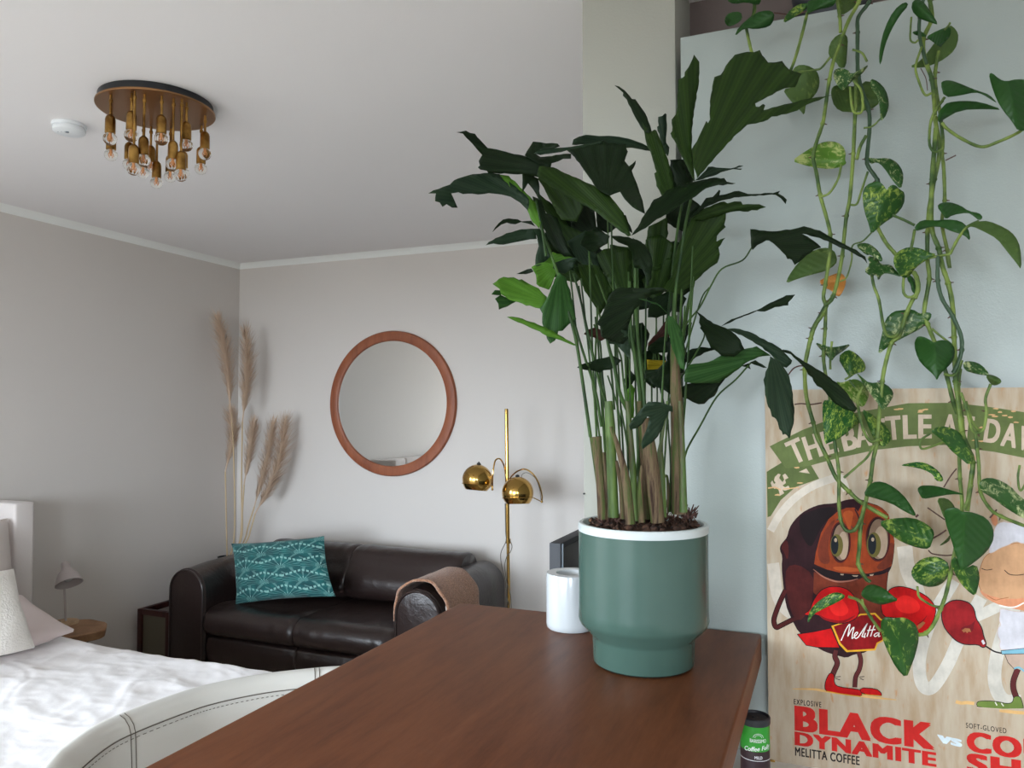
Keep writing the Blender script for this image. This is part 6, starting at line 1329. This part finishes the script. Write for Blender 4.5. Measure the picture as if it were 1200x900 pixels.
b.lathe([(tr + .0004, .0665), (tr + .0004, .0675)], (tc_.x, tc_.y, zb_), 48)
for rr_ in (.006, .009):
    pts = [(phi0 + kx + rr_ * math.cos(a) / tr, .109 + rr_ * .8 * math.sin(a)) for a in [math.pi * k / 10 for k in range(11)]]
    b.tube([(tc_.x + (tr + .0004) * math.cos(p_), tc_.y + (tr + .0004) * math.sin(p_), zb_ + z_) for p_, z_ in pts], .0004, 4)
b.build('label_lettering', M['plastic_white'], tin, 'white lettering', normals=False)
# nail hole cover on the partition edge
np_ = onY(684.5, 578.5, 1.75)
b = MB(); b.lathe([(0, 0), (.0022, 0), (.0022, .003), (.001, .004), (0, .004)], (np_.x, 1.7505, np_.z), 12, axis=(0, -1, 0)); tag(b.build('wall_nail', M['black_metal']), 'tiny dark nail near the left edge of the white partition', 'nail')

# ------------------------------------------------------------------ daylight
w = bpy.data.worlds.new('world'); sc.world = w; w.use_nodes = True
nt = w.node_tree; bg = nt.nodes['Background']; bg.inputs[1].default_value = WORLD_STRENGTH
tcw = nt.nodes.new('ShaderNodeTexCoord'); spw = nt.nodes.new('ShaderNodeSeparateXYZ'); rw = nt.nodes.new('ShaderNodeValToRGB')
nt.links.new(tcw.outputs['Generated'], spw.inputs[0]); mw = nt.nodes.new('ShaderNodeMapRange'); mw.inputs['From Min'].default_value = -1
nt.links.new(spw.outputs[2], mw.inputs['Value']); nt.links.new(mw.outputs[0], rw.inputs[0])
e = rw.color_ramp.elements; e[0].position = .475; e[0].color = (.10, .105, .10, 1); e[1].position = .51; e[1].color = (.78, .89, 1.0, 1)   # dull ground below, hazy bright horizon
for p_, c_ in ((.64, (.78, .89, 1.0, 1)), (.78, (.26, .31, .36, 1))): k_ = e.new(p_); k_.color = c_
nt.links.new(rw.outputs[0], bg.inputs[0])
def portal(c, sx, sy, rot):
    ld = bpy.data.lights.new('window_portal', 'AREA'); ld.shape = 'RECTANGLE'; ld.size = sx; ld.size_y = sy; ld.cycles.is_portal = True
    lo = bpy.data.objects.new('window_portal', ld); C.objects.link(lo); lo.location = c; lo.rotation_euler = rot
for (x0_, x1_, za, zb2) in wins: portal(((x0_ + x1_) / 2, YB - .21, (za + zb2) / 2), x1_ - x0_, zb2 - za, (R(90), 0, 0))
portal((XL - .21, (LW[0] + LW[1]) / 2, (LW[2] + LW[3]) / 2), LW[1] - LW[0], LW[3] - LW[2], (R(90), 0, R(-90)))
vs_ = sc.view_settings; vs_.view_transform = 'Standard'; vs_.look = 'None'; vs_.gamma = 1; vs_.exposure = EXPOSURE; vs_.use_curve_mapping = False
sc.cycles.use_denoising = True
sc.cycles.max_bounces = 10; sc.cycles.diffuse_bounces = 6; sc.cycles.transmission_bounces = 6; sc.cycles.sample_clamp_indirect = 6
